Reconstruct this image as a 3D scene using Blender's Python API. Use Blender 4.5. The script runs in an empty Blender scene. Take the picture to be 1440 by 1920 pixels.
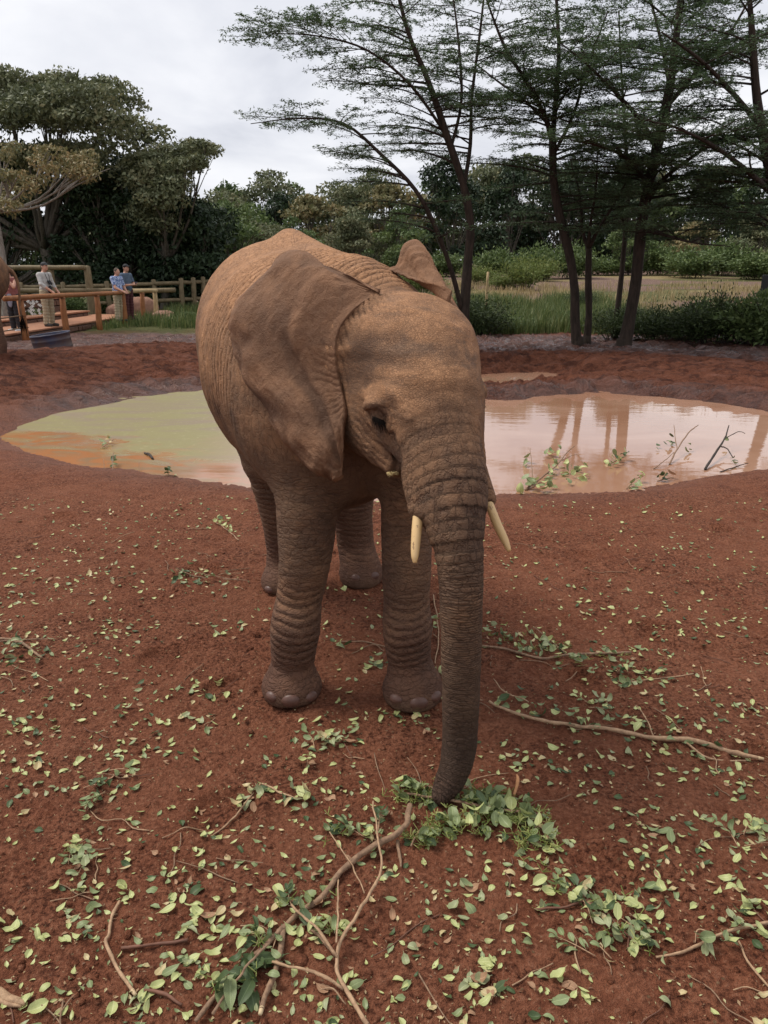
import bpy, math, random, time
import numpy as np
from mathutils import Vector, Matrix
T0 = time.time()
random.seed(7); RNG = np.random.default_rng(7)
S = bpy.context.scene
COL = S.collection
# ------------------------------------------------------------------ camera
PITCH = math.radians(17.0); CAMH = 1.6
cam_d = bpy.data.cameras.new('camera'); cam = bpy.data.objects.new('camera', cam_d); COL.objects.link(cam)
cam.location = (0, 0, CAMH); cam.rotation_euler = (math.radians(90) - PITCH, 0, 0)
cam_d.sensor_fit = 'HORIZONTAL'; cam_d.sensor_width = 36; cam_d.lens = 36.0
cam_d.clip_start = 0.05; cam_d.clip_end = 2000
S.camera = cam
# ------------------------------------------------------------------ light
SUN_EL, SUN_AZ = math.radians(58), math.radians(-68)      # azimuth from +Y, clockwise
W_ = bpy.data.worlds.new('World'); S.world = W_; W_.use_nodes = True
wt = W_.node_tree; wt.nodes.clear()
def wn(t, **k):
    n = wt.nodes.new(t)
    for a, b in k.items(): setattr(n, a, b)
    return n
wo = wn('ShaderNodeOutputWorld'); bg = wn('ShaderNodeBackground'); bg.inputs['Strength'].default_value = 0.069
sky = wn('ShaderNodeTexSky', sky_type='NISHITA', sun_disc=False, sun_elevation=SUN_EL, sun_rotation=SUN_AZ, air_density=1.0, dust_density=2.0)
tc = wn('ShaderNodeTexCoord'); sep = wn('ShaderNodeSeparateXYZ')
wt.links.new(tc.outputs['Generated'], sep.inputs[0])
zz = wn('ShaderNodeMath', operation='MAXIMUM'); wt.links.new(sep.outputs['Z'], zz.inputs[0]); zz.inputs[1].default_value = 0.0
za = wn('ShaderNodeMath', operation='ADD'); wt.links.new(zz.outputs[0], za.inputs[0]); za.inputs[1].default_value = 0.22
dx = wn('ShaderNodeMath', operation='DIVIDE'); wt.links.new(sep.outputs['X'], dx.inputs[0]); wt.links.new(za.outputs[0], dx.inputs[1])
dy = wn('ShaderNodeMath', operation='DIVIDE'); wt.links.new(sep.outputs['Y'], dy.inputs[0]); wt.links.new(za.outputs[0], dy.inputs[1])
cx = wn('ShaderNodeCombineXYZ'); wt.links.new(dx.outputs[0], cx.inputs[0]); wt.links.new(dy.outputs[0], cx.inputs[1])
n1 = wn('ShaderNodeTexNoise'); n1.inputs['Scale'].default_value = 1.35; n1.inputs['Detail'].default_value = 6; n1.inputs['Roughness'].default_value = 0.52
n1.inputs['Distortion'].default_value = 0.35
wt.links.new(cx.outputs[0], n1.inputs['Vector'])
cr = wn('ShaderNodeValToRGB'); wt.links.new(n1.outputs['Fac'], cr.inputs[0])
e = cr.color_ramp.elements
e[0].position = 0.32; e[0].color = (0.44, 0.455, 0.51, 1)
e[1].position = 0.68; e[1].color = (0.78, 0.78, 0.80, 1)
m_ = e.new(0.47); m_.color = (0.60, 0.61, 0.655, 1)
sc_ = wn('ShaderNodeVectorMath', operation='SCALE'); wt.links.new(cr.outputs[0], sc_.inputs[0]); sc_.inputs['Scale'].default_value = 10.0
mx = wn('ShaderNodeMix', data_type='RGBA'); mx.inputs['Factor'].default_value = 0.94
wt.links.new(sky.outputs[0], mx.inputs[6]); wt.links.new(sc_.outputs[0], mx.inputs[7])
wt.links.new(mx.outputs[2], bg.inputs[0]); wt.links.new(bg.outputs[0], wo.inputs[0])
sl = bpy.data.lights.new('sun', 'SUN'); sl.energy = 1.5; sl.angle = math.radians(24); sl.color = (1.0, 0.95, 0.87)
sun = bpy.data.objects.new('sun', sl); COL.objects.link(sun)
sd = Vector((math.sin(SUN_AZ) * math.cos(SUN_EL), math.cos(SUN_AZ) * math.cos(SUN_EL), math.sin(SUN_EL)))
sun.rotation_euler = sd.to_track_quat('Z', 'Y').to_euler(); sun.location = sd * 30
S.view_settings.view_transform = 'Standard'; S.view_settings.look = 'None'
S.view_settings.exposure = 0.98; S.view_settings.gamma = 1.0; S.view_settings.use_curve_mapping = False
# ------------------------------------------------------------------ helpers
CP, SP = math.cos(PITCH), math.sin(PITCH)
def Wp(px, py, Y):
    """a point of the photograph (1440 x 1920) taken to the distance Y in front of the camera"""
    a = (px - 720) / 1440; b = (960 - py) / 1440
    d = np.array([a, CP + b * SP, -SP + b * CP]); t = Y / d[1]
    return np.array([0, 0, CAMH]) + d * t
def Gp(px, py, Z=0.0):
    a = (px - 720) / 1440; b = (960 - py) / 1440
    d = np.array([a, CP + b * SP, -SP + b * CP]); t = (Z - CAMH) / d[2]
    return np.array([0, 0, CAMH]) + d * t
def _h(i, j, k, s):
    n = (i.astype(np.int64) * 374761393 + j.astype(np.int64) * 668265263 + k.astype(np.int64) * 2147483647 + s * 1274126177) & 0xffffffff
    n = ((n ^ (n >> 13)) * 1274126177) & 0xffffffff
    n = ((n ^ (n >> 16)) * 2246822519) & 0xffffffff
    return ((n ^ (n >> 15)) & 0xffffff).astype(np.float32) / 0xffffff
def vnoise(P, s=0):
    P = np.asarray(P, dtype=np.float64); f = np.floor(P); u = (P - f).astype(np.float32); f = f.astype(np.int64)
    u = u * u * u * (u * (u * 6 - 15) + 10); r = 0
    for a in (0, 1):
        for b in (0, 1):
            for c in (0, 1):
                w = (u[..., 0] if a else 1 - u[..., 0]) * (u[..., 1] if b else 1 - u[..., 1]) * (u[..., 2] if c else 1 - u[..., 2])
                r = r + w * _h(f[..., 0] + a, f[..., 1] + b, f[..., 2] + c, s)
    return r * 2 - 1
def vnoise2(x, y, s=0):
    fx = np.floor(x); fy = np.floor(y); ux = x - fx; uy = y - fy; fx = fx.astype(np.int64); fy = fy.astype(np.int64)
    ux = ux * ux * ux * (ux * (ux * 6 - 15) + 10); uy = uy * uy * uy * (uy * (uy * 6 - 15) + 10); z = np.zeros_like(fx)
    a = _h(fx, fy, z, s); b = _h(fx + 1, fy, z, s); c = _h(fx, fy + 1, z, s); d = _h(fx + 1, fy + 1, z, s)
    return (a * (1 - ux) + b * ux) * (1 - uy) * 2 + (c * (1 - ux) + d * ux) * uy * 2 - 1
def fbm2(x, y, o=4, s=0, g=0.5):
    r = 0; a = 1.0; t = 0
    for i in range(o):
        r = r + a * vnoise2(x * 2 ** i + 17.3 * i, y * 2 ** i - 9.1 * i, s + i); t += a; a *= g
    return r / t
def fbm(P, o=4, s=0, g=0.5):
    r = 0; a = 1.0; t = 0
    for i in range(o):
        r = r + a * vnoise(P * 2 ** i + 17.3 * i, s + i); t += a; a *= g
    return r / t
def sst(a, b, x):
    t = np.clip((x - a) / (b - a), 0, 1); return t * t * (3 - 2 * t)
def np_mesh(name, V, F, mats=(), midx=None, smooth=True, attrs=None):
    """mesh from numpy vertices and faces (all faces of equal size, or a list of arrays)"""
    me = bpy.data.meshes.new(name)
    Fs = F if isinstance(F, list) and isinstance(F[0], np.ndarray) else [F]
    Fs = [np.asarray(f, dtype=np.int32) for f in Fs if len(f)]
    V = np.asarray(V, dtype=np.float32)
    me.vertices.add(len(V)); me.vertices.foreach_set('co', V.ravel())
    nl = sum(f.size for f in Fs); npoly = sum(len(f) for f in Fs)
    me.loops.add(nl); me.loops.foreach_set('vertex_index', np.concatenate([f.ravel() for f in Fs]))
    me.polygons.add(npoly)
    tot = np.concatenate([np.full(len(f), f.shape[1], dtype=np.int32) for f in Fs])
    st = np.concatenate([[0], np.cumsum(tot)[:-1]]).astype(np.int32)
    me.polygons.foreach_set('loop_start', st)
    if midx is not None: me.polygons.foreach_set('material_index', np.asarray(midx, dtype=np.int32))
    me.polygons.foreach_set('use_smooth', np.full(npoly, smooth))
    for m in mats: me.materials.append(m)
    for k, a in (attrs or {}).items():
        a = np.asarray(a, dtype=np.float32)
        if a.ndim == 1:
            t = me.attributes.new(k, 'FLOAT', 'POINT'); t.data.foreach_set('value', a)
        else:
            t = me.attributes.new(k, 'FLOAT_VECTOR', 'POINT'); t.data.foreach_set('vector', a.ravel())
    me.update(); me.validate()
    return me
def obj(name, me, parent=None, loc=(0, 0, 0), rot=(0, 0, 0), scale=(1, 1, 1), **props):
    o = bpy.data.objects.new(name, me); COL.objects.link(o)
    o.location = loc; o.rotation_euler = rot; o.scale = scale
    if parent is not None: o.parent = parent
    for k, v in props.items():
        if v is not None: o[k] = v
    return o
def thing(name, label, cat, loc=(0, 0, 0), rz=0.0, group=None):
    o = obj(name, None, loc=loc, rot=(0, 0, rz), label=label, category=cat, group=group)
    o.empty_display_size = 0.2
    return o
def copy_tree(o, parent=None):
    c = o.copy(); COL.objects.link(c)
    if parent is not None: c.parent = parent
    for ch in o.children:
        copy_tree(ch, c)
    return c
# ---- material helper
class MT:
    def __init__(s, name):
        s.m = bpy.data.materials.new(name); s.m.use_nodes = True; s.t = s.m.node_tree; s.t.nodes.clear()
        s.out = s.t.nodes.new('ShaderNodeOutputMaterial'); s.b = s.t.nodes.new('ShaderNodeBsdfPrincipled')
        s.t.links.new(s.b.outputs[0], s.out.inputs[0])
        s.geo = None; s.tc = None
    def put(s, sock, v):
        if isinstance(v, bpy.types.NodeSocket): s.t.links.new(v, sock)
        elif isinstance(v, (tuple, list)) and len(v) == 3 and sock.type == 'RGBA': sock.default_value = (*v, 1)
        else: sock.default_value = v
    def n(s, typ, ins=None, out=0, **pr):
        nd = s.t.nodes.new('ShaderNode' + typ)
        for k, v in pr.items(): setattr(nd, k, v)
        for k, v in (ins or {}).items(): s.put(nd.inputs[k], v)
        return nd.outputs[out]
    def pos(s): return s.n('TexCoord', out=3)                  # object coordinates
    def attr(s, name, out=2): return s.n('Attribute', out=out, attribute_name=name)
    def noise(s, vec, scale, detail=3, rough=0.5, dist=0.0, out=0): return s.n('TexNoise', {'Vector': vec, 'Scale': scale, 'Detail': detail, 'Roughness': rough, 'Distortion': dist}, out=out)
    def ramp(s, f, stops, interp='LINEAR'):
        nd = s.t.nodes.new('ShaderNodeValToRGB'); s.put(nd.inputs[0], f); e = nd.color_ramp.elements; nd.color_ramp.interpolation = interp
        while len(e) < len(stops): e.new(0.5)
        for q, (p, c) in zip(e, stops):
            q.position = p; q.color = (*c, 1) if isinstance(c, (tuple, list)) else (c, c, c, 1)
        return nd.outputs[0]
    def mix(s, f, a, b, blend='MIX'):
        nd = s.t.nodes.new('ShaderNodeMix'); nd.data_type = 'RGBA'; nd.blend_type = blend
        s.put(nd.inputs[0], f); s.put(nd.inputs[6], a); s.put(nd.inputs[7], b); return nd.outputs[2]
    def math(s, op, a, b=0.0, c=0.0, clamp=False):
        nd = s.t.nodes.new('ShaderNodeMath'); nd.operation = op; nd.use_clamp = clamp
        s.put(nd.inputs[0], a); s.put(nd.inputs[1], b); s.put(nd.inputs[2], c); return nd.outputs[0]
    def vscale(s, v, sc): return s.n('VectorMath', {0: v, 1: sc}, operation='MULTIPLY')
    def bump(s, h, strength=0.5, dist=0.01, normal=None):
        ins = {'Height': h, 'Strength': strength, 'Distance': dist}
        if normal is not None: ins['Normal'] = normal
        return s.n('Bump', ins)
    def done(s, color=None, rough=0.7, normal=None, spec=0.5, **kw):
        if color is not None: s.put(s.b.inputs['Base Color'], color)
        s.put(s.b.inputs['Roughness'], rough); s.put(s.b.inputs['Specular IOR Level'], spec)
        if normal is not None: s.put(s.b.inputs['Normal'], normal)
        for k, v in kw.items(): s.put(s.b.inputs[k], v)
        return s.m
def simple_mat(name, c, c2=None, scale=20, rough=0.75, bump=0.3, dist=0.005, spec=0.4, stretch=(1, 1, 1)):
    t = MT(name); p = t.vscale(t.pos(), stretch); c2 = c2 or tuple(x * 0.6 for x in c)
    f = t.noise(p, scale, 5, 0.6); col = t.mix(t.ramp(f, [(0.3, 0.0), (0.7, 1.0)]), c2, c)
    return t.done(col, rough, t.bump(f, bump, dist), spec)
def leaf_mat(name, c1, c2, c3=None, rough=0.55, trans=0.25, attr='rnd'):
    """leaf colour varies per leaf by the attribute rnd; a share of the light passes through"""
    t = MT(name); a = t.attr(attr)
    st = [(0.0, c1), (0.6, c2), (1.0, c3 or c2)]
    col = t.ramp(a, st)
    bs = t.b; t.done(col, rough, spec=0.35)
    if trans > 0:
        tr = t.t.nodes.new('ShaderNodeBsdfTranslucent'); t.put(tr.inputs[0], col)
        mxs = t.t.nodes.new('ShaderNodeMixShader'); mxs.inputs[0].default_value = trans
        t.t.links.new(bs.outputs[0], mxs.inputs[1]); t.t.links.new(tr.outputs[0], mxs.inputs[2]); t.t.links.new(mxs.outputs[0], t.out.inputs[0])
    return t.m
# ---- signed distance modelling
def rotm(yaw=0, pitch=0, roll=0):
    return np.array((Matrix.Rotation(math.radians(yaw), 3, 'Z') @ Matrix.Rotation(math.radians(pitch), 3, 'X') @ Matrix.Rotation(math.radians(roll), 3, 'Y')), dtype=np.float32)
def s_ell(P, c, r, R=None):
    q = P - np.asarray(c, dtype=np.float32)
    if R is not None: q = q @ R
    r = np.asarray(r, dtype=np.float32); k0 = np.sqrt(((q / r) ** 2).sum(1)); k1 = np.sqrt(((q / (r * r)) ** 2).sum(1)) + 1e-6
    return k0 * (k0 - 1) / k1
def s_cone(P, a, b, ra, rb):
    a = np.asarray(a, dtype=np.float32); b = np.asarray(b, dtype=np.float32); ab = b - a
    q = P - a; t = np.clip((q @ ab) / max(float(ab @ ab), 1e-9), 0, 1)
    return np.sqrt(((q - t[:, None] * ab) ** 2).sum(1)) - (ra + (rb - ra) * t)
def smin(a, b, k):
    h = np.clip(0.5 + 0.5 * (b - a) / k, 0, 1); return b + (a - b) * h - k * h * (1 - h)
def smax(a, b, k): return -smin(-a, -b, k)
def catmull(pts, n):
    """resample rows of pts (k, m) through a Catmull-Rom curve, n points a span"""
    P = np.asarray(pts, dtype=float); P = np.vstack([2 * P[0] - P[1], P, 2 * P[-1] - P[-2]]); out = []
    for i in range(1, len(P) - 2):
        for t in np.linspace(0, 1, n, endpoint=False):
            out.append(0.5 * ((2 * P[i]) + (P[i + 1] - P[i - 1]) * t + (2 * P[i - 1] - 5 * P[i] + 4 * P[i + 1] - P[i + 2]) * t * t + (-P[i - 1] + 3 * P[i] - 3 * P[i + 1] + P[i + 2]) * t ** 3))
    out.append(P[-2]); return np.array(out)
def s_chain(P, pts):
    """pts rows x y z r"""
    d = None
    for i in range(len(pts) - 1):
        c = s_cone(P, pts[i][:3], pts[i + 1][:3], pts[i][3], pts[i + 1][3])
        d = c if d is None else np.minimum(d, c)
    return d
def mesh_sdf(f, lo, hi, h, band=None):
    """vertices and quads of the zero surface of f, by surface nets on a grid of step h"""
    lo = np.asarray(lo, float); hi = np.asarray(hi, float); H = h * 4
    nc = np.ceil((hi - lo) / H).astype(int) + 2
    g = np.stack(np.meshgrid(*[np.arange(n) for n in nc], indexing='ij'), -1)
    C = f((lo + g.reshape(-1, 3) * H).astype(np.float32)).reshape(nc)
    nf = (nc - 1) * 4
    F = np.repeat(np.repeat(np.repeat(C, 4, 0), 4, 1), 4, 2)[2:, 2:, 2:][:nf[0], :nf[1], :nf[2]].astype(np.float32)
    M = np.abs(F) < (band or H * 1.8)
    I = np.argwhere(M); F[M] = f((lo + I * h).astype(np.float32))
    F = np.where(np.abs(F) < 1e-7, 1e-7, F); Sg = F < 0
    c8 = [(a, b, c) for a in (0, 1) for b in (0, 1) for c in (0, 1)]
    n = np.array(F.shape) - 1
    cnt = sum(Sg[a:a + n[0], b:b + n[1], c:c + n[2]].astype(np.int8) for a, b, c in c8)
    act = (cnt > 0) & (cnt < 8); A = np.argwhere(act); idx = np.full(act.shape, -1, dtype=np.int64); idx[act] = np.arange(len(A))
    vals = np.stack([F[A[:, 0] + a, A[:, 1] + b, A[:, 2] + c] for a, b, c in c8], 1)
    pos = np.zeros((len(A), 3)); w = np.zeros(len(A))
    for i in range(8):
        for j in range(i + 1, 8):
            if sum(abs(c8[i][k] - c8[j][k]) for k in range(3)) != 1: continue
            m = (vals[:, i] < 0) != (vals[:, j] < 0); t = vals[m, i] / (vals[m, i] - vals[m, j])
            pos[m] += np.array(c8[i]) + t[:, None] * (np.array(c8[j]) - np.array(c8[i])); w[m] += 1
    V = lo + (A + pos / w[:, None]) * h
    Q = []
    for ax in range(3):
        o = [0, 0, 0]; o[ax] = 1; b_, c_ = [(1, 2), (2, 0), (0, 1)][ax]
        s0 = Sg[:Sg.shape[0] - o[0], :Sg.shape[1] - o[1], :Sg.shape[2] - o[2]]; s1 = Sg[o[0]:, o[1]:, o[2]:]
        E = np.argwhere(s0 != s1); E = E[(E[:, b_] > 0) & (E[:, c_] > 0) & (E[:, b_] < n[b_]) & (E[:, c_] < n[c_])]
        def cell(db, dc):
            D = E.copy(); D[:, b_] += db; D[:, c_] += dc; return idx[D[:, 0], D[:, 1], D[:, 2]]
        q = np.stack([cell(-1, -1), cell(0, -1), cell(0, 0), cell(-1, 0)], 1)
        fl = ~s0[E[:, 0], E[:, 1], E[:, 2]]; q[fl] = q[fl][:, ::-1]; Q.append(q)
    Q = np.concatenate(Q); Q = Q[(Q >= 0).all(1)]
    return V, Q
def project(f, V, it=2, e=0.002):
    V = V.astype(np.float32)
    k = np.array([[1, -1, -1], [-1, -1, 1], [-1, 1, -1], [1, 1, 1]], dtype=np.float32)
    g = sum(q * f(V + q * e)[:, None] for q in k); N = g / (np.linalg.norm(g, axis=1, keepdims=True) + 1e-9)
    for _ in range(it): V = V - N * np.clip(f(V), -0.01, 0.01)[:, None]
    return V, N
def subdiv(V, Q):
    E = np.concatenate([Q[:, [i, (i + 1) % 4]] for i in range(4)]); E.sort(1)
    key = E[:, 0].astype(np.int64) * len(V) + E[:, 1]; u, inv = np.unique(key, return_inverse=True)
    a, b = u // len(V), u % len(V); mid = (V[a] + V[b]) / 2; cen = V[Q].mean(1); m = len(Q)
    e = [inv[i * m:(i + 1) * m] + len(V) for i in range(4)]; c = np.arange(m) + len(V) + len(u)
    N = [np.stack([Q[:, i], e[i], c, e[i - 1]], 1) for i in range(4)]
    return np.vstack([V, mid, cen]), np.concatenate(N)
def relax(V, Q, n=2, w=0.5):
    for _ in range(n):
        acc = np.zeros_like(V); cnt = np.zeros(len(V))
        for i in range(4):
            for j in ((i + 1) % 4, (i - 1) % 4):
                for k in range(3): acc[:, k] += np.bincount(Q[:, i], V[Q[:, j], k], len(V))
                cnt += np.bincount(Q[:, i], minlength=len(V))
        V = V * (1 - w) + w * acc / np.maximum(cnt, 1)[:, None]
    return V
def vnormals(V, Q):
    n = np.cross(V[Q[:, 2]] - V[Q[:, 0]], V[Q[:, 3]] - V[Q[:, 1]]); N = np.zeros_like(V)
    for i in range(4):
        for k in range(3): N[:, k] += np.bincount(Q[:, i], n[:, k], len(V))
    return N / (np.linalg.norm(N, axis=1, keepdims=True) + 1e-12)
def tube(path, rad, sides=6, close=True):
    """tapered tube along path (n,3) with radii; returns V, [quads], with capped ends"""
    P = np.asarray(path, float); n = len(P); rad = np.broadcast_to(np.asarray(rad, float), (n,))
    T = np.gradient(P, axis=0); T /= np.linalg.norm(T, axis=1, keepdims=True) + 1e-12
    up = np.array([0, 0, 1.0]) if abs(T[0, 2]) < 0.9 else np.array([1.0, 0, 0])
    V = []
    for i in range(n):
        a = np.cross(up, T[i]); a /= np.linalg.norm(a) + 1e-9; b = np.cross(T[i], a); up = b if False else up
        ang = np.arange(sides) * 2 * math.pi / sides
        V.append(P[i] + rad[i] * (np.cos(ang)[:, None] * a + np.sin(ang)[:, None] * b))
    V = np.vstack(V)
    i = np.arange(n - 1)[:, None] * sides; j = np.arange(sides)[None, :]; j2 = (j + 1) % sides
    Q = np.stack([i + j, i + j2, i + sides + j2, i + sides + j], -1).reshape(-1, 4)
    if close:
        V = np.vstack([V, P[0] - T[0] * rad[0] * 0.3, P[-1] + T[-1] * rad[-1] * 0.3]); a = len(V) - 2
        j = np.arange(sides); j2 = (j + 1) % sides; o = (n - 1) * sides
        Tr = np.concatenate([np.stack([j2, j, np.full(sides, a)], 1), np.stack([o + j, o + j2, np.full(sides, a + 1)], 1)])
        return V, Q, Tr
    return V, Q, np.zeros((0, 3), int)
class Acc:
    """collects geometry for one mesh"""
    def __init__(s): s.V = []; s.Q = []; s.T = []; s.n = 0; s.A = []
    def add(s, V, Q=None, T=None, rnd=0.5):
        V = np.asarray(V, float); s.V.append(V)
        if Q is not None and len(Q): s.Q.append(np.asarray(Q) + s.n)
        if T is not None and len(T): s.T.append(np.asarray(T) + s.n)
        s.A.append(np.broadcast_to(np.asarray(rnd, dtype=float), (len(V),))); s.n += len(V)
    def tube(s, path, rad, sides=6, rnd=0.5, close=True): V, Q, T = tube(path, rad, sides, close); s.add(V, Q, T, rnd)
    def mesh(s, name, mats, smooth=True, origin=(0, 0, 0)):
        F = []
        if s.Q: F.append(np.concatenate(s.Q))
        if s.T: F.append(np.concatenate(s.T))
        return np_mesh(name, np.vstack(s.V) - np.asarray(origin), F, mats if isinstance(mats, (list, tuple)) else [mats], smooth=smooth, attrs={'rnd': np.concatenate(s.A)})
def tick(m): print('T %6.1f %s' % (time.time() - T0, m), flush=True)
# ================================================================== GROUND AND WATER
WZ = -.12
pond_px = [(12, 822), (30, 800), (90, 778), (160, 762), (250, 745), (330, 735), (400, 728), (520, 724), (700, 726), (860, 742), (905, 746), (960, 752), (1010, 742), (1060, 739), (1130, 735), (1200, 742), (1300, 750), (1440, 768), (1560, 795), (1600, 830), (1560, 865),
           (1440, 882), (1370, 884), (1300, 897), (1230, 912), (1150, 925), (1050, 931), (940, 928), (900, 934), (800, 950), (700, 948), (560, 925), (470, 914), (400, 906), (330, 894), (250, 884), (180, 876), (120, 862), (60, 846), (22, 834)]
POND = np.array([Gp(a, b, WZ)[:2] for a, b in pond_px])
pud_px = [(880, 712), (900, 704), (960, 699), (1010, 699), (1042, 704), (1010, 712), (960, 718), (900, 722)]
PUD = np.array([Gp(a, b, WZ)[:2] for a, b in pud_px])
def sdpoly(x, y, P):
    d = np.full(x.shape, 1e9); s = np.ones(x.shape)
    n = len(P)
    for i in range(n):
        a, b = P[i], P[i - 1]; ex, ey = b - a; wx, wy = x - a[0], y - a[1]
        t = np.clip((wx * ex + wy * ey) / (ex * ex + ey * ey), 0, 1); bx, by = wx - ex * t, wy - ey * t; d = np.minimum(d, bx * bx + by * by)
        c1, c2, c3 = y >= a[1], y < b[1], ex * wy > ey * wx
        s = np.where((c1 & c2 & c3) | (~c1 & ~c2 & ~c3), -s, s)
    return s * np.sqrt(d)
FEETP = [(random.Random(3 * i).uniform(-1.3, 1.7) * (.5 + .35 * (i % 5)), 1.75 + .17 * i + .1 * (i % 3), .10 + .012 * (i % 2)) for i in range(20)]
def ground_h(x, y, full=False):
    x = np.asarray(x, float); y = np.asarray(y, float)
    dp = sdpoly(x, y, POND) + (.15 * fbm2(x * 1.3, y * 1.3, 3, 71) + .07 * fbm2(x * 4.2, y * 3.4, 3, 86, .6) * sst(8, 10, y)) * sst(3, 6, y)
    dq = sdpoly(x, y, PUD) + .10 * fbm2(x * 2, y * 2, 3, 72)
    far = sst(9.5, 11.5, y + .12 * np.abs(x))
    # near side: low lip; far side: higher churned bank, highest on the left
    near_h = .12 * sst(0, .5, dp) + .0 * dp
    left = sst(0, -5, x)
    bank = (.12 + (.10 + .22 * left) * sst(.2, 3.4, dp)) * sst(-.05, .55, dp) - (.14 + .18 * left) * sst(3.4, 6.5, dp)
    h = WZ + np.where(dp > 0, near_h * (1 - far) + bank * far, 0) - .30 * sst(0, -.9, dp)
    nearp = sst(1.5, .5, dq) * sst(.0, .2, dp); h = h * (1 - nearp) + nearp * np.minimum(h, WZ + .035 + .09 * fbm2(x * 3.1, y * 3.1, 3, 85, .6))
    h = np.where((dq < .45) & (dp > .15), np.minimum(h, WZ - .03 + np.clip(dq, -1, 1) * .45), h)
    # rise of the field and the low hollow beyond the bank
    rise = .044 * np.maximum(y - 25, 0) * (1 - .75 * sst(34, 20, y)) ; rise = np.where(y > 110, .044 * 85 * .97 + (y - 110) * .01, rise)
    h = h + rise * sst(-14, -3, x * 1.0 + 0 * y) + .25 * rise * (1 - sst(-14, -3, x))
    wet = sst(.9, .05, dp) * (.4 + .6 * far) + sst(4.4, 5.4, dp) * sst(11.5, 13.5, y) * sst(24, 21.5, y) * far
    mud = far * sst(27, 23, y)
    clod = fbm2(x * 2.2, y * 2.2, 5, 73, .6); ridg = 1 - np.abs(fbm2(x * 1.7 + 5, y * 2.6, 4, 74, .6)) * 3
    mud = mud * sst(-.1, .25, dq)
    rg2 = 1 - np.abs(fbm2(x * 5 + 2, y * 7, 3, 84, .6)) * 4
    h = h + mud * .040 * np.clip(rg2, -1, 1) * sst(.0, .4, dp) + mud * (.055 * clod + .075 * np.clip(ridg, -1, 1) * (.35 + sst(.5, .9, wet))) * sst(-.1, .3, dp)
    ridge = sst(.55, .1, np.abs(y - 13.1 - .1 * (x - 2))) * sst(.9, 1.4, x) * sst(4.0, 2.8, x); h = h + ridge * (.02 + .09 * fbm2(x * 4, y * 4, 3, 75))
    h = h + (1 - far) * sst(-.02, .3, dp) * (.018 * fbm2(x * 1.1, y * 1.1, 3, 76) + .012 * fbm2(x * 4.5, y * 4.5, 4, 77, .6))
    fine = sst(9, 5, y) * sst(-1, 0, y)
    h = h + sst(-.05, .1, dp) * fine * (.011 * fbm2(x * 16, y * 16, 3, 78, .6) + .009 * np.clip(vnoise2(x * 42, y * 42, 79), .15, 1) + .0035 * vnoise2(x * 90, y * 90, 80))
    for fx, fy, fr in FEETP:
        dd = np.hypot(x - fx, (y - fy) * .92) / fr; m = dd < 1.6; h[m] += (-.020 * sst(1.0, .78, dd[m]) + .010 * np.exp(-((dd[m] - 1.12) / .16) ** 2))
    h = h * sst(25, 22, y) * 1.0 + h * (1 - sst(25, 22, y)) if not full else h
    return h if not full else (h, dp, wet, far)
def line(a, b, d0, g, mx=6.0):
    out = [a]; d = d0
    while abs(out[-1] - a) < abs(b - a): d = min(d * g, mx); out.append(out[-1] + math.copysign(d, b - a))
    return out
xs = np.arange(-1.6, 1.61, .017); xs = np.concatenate([line(-1.6, -320, .017, 1.028, 12)[:0:-1], xs, line(1.6, 320, .017, 1.028, 12)[1:]])
ys = np.arange(1.0, 3.6, .016)
def seg(a, b, d, g, m): q = np.array(line(a, b, d, g, m)); return (a + (q - a) * (b - a) / (q[-1] - a))[1:]
ys = np.concatenate([line(1.0, -60, .02, 1.2, 10)[:0:-1], ys, seg(ys[-1], 7, .0165, 1.0115, .058), seg(7, 16.5, .066, 1.0, .066), seg(16.5, 24, .06, 1.02, .16)]); ys = np.concatenate([ys, line(ys[-1], 700, .17, 1.04, 14)[1:]])
X, Y = np.meshgrid(xs, ys, indexing='ij'); H, DP, WET, FAR = ground_h(X.ravel(), Y.ravel(), True)
nx_, ny_ = len(xs), len(ys); i = np.arange(nx_ - 1)[:, None] * ny_; j = np.arange(ny_ - 1)[None, :]
Qg = np.stack([i + j, i + ny_ + j, i + ny_ + j + 1, i + j + 1], -1).reshape(-1, 4)
Xr, Yr = X.ravel(), Y.ravel()
nn = fbm2(Xr * .22, Yr * .22, 4, 81)
FIELD = sst(22.5, 25.5, Yr + 1.2 * nn * 3 - .35 * np.minimum(np.abs(Xr + 3), 3) * 0) * sst(-12, -4, Xr)
FIELD = np.maximum(FIELD, sst(21.5, 24, Yr + nn * 2) * sst(-4.5, -6.5, Xr))
FIELD = np.maximum(FIELD, sst(-9.3, -11.5, Xr) * sst(14, 16, Yr))
DRY = sst(-.05, .25, fbm2(Xr * .13 + 3, Yr * .16, 4, 82) + .28 * sst(30, 38, Yr) - .25) * sst(.5, 4, Xr + nn * 4)
EARTH = sst(-.05, .12, fbm2(Xr * .16 + 30, Yr * .35, 4, 83) + .35 * sst(42, 50, Yr) - .12) * sst(31, 37, Yr)
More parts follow.
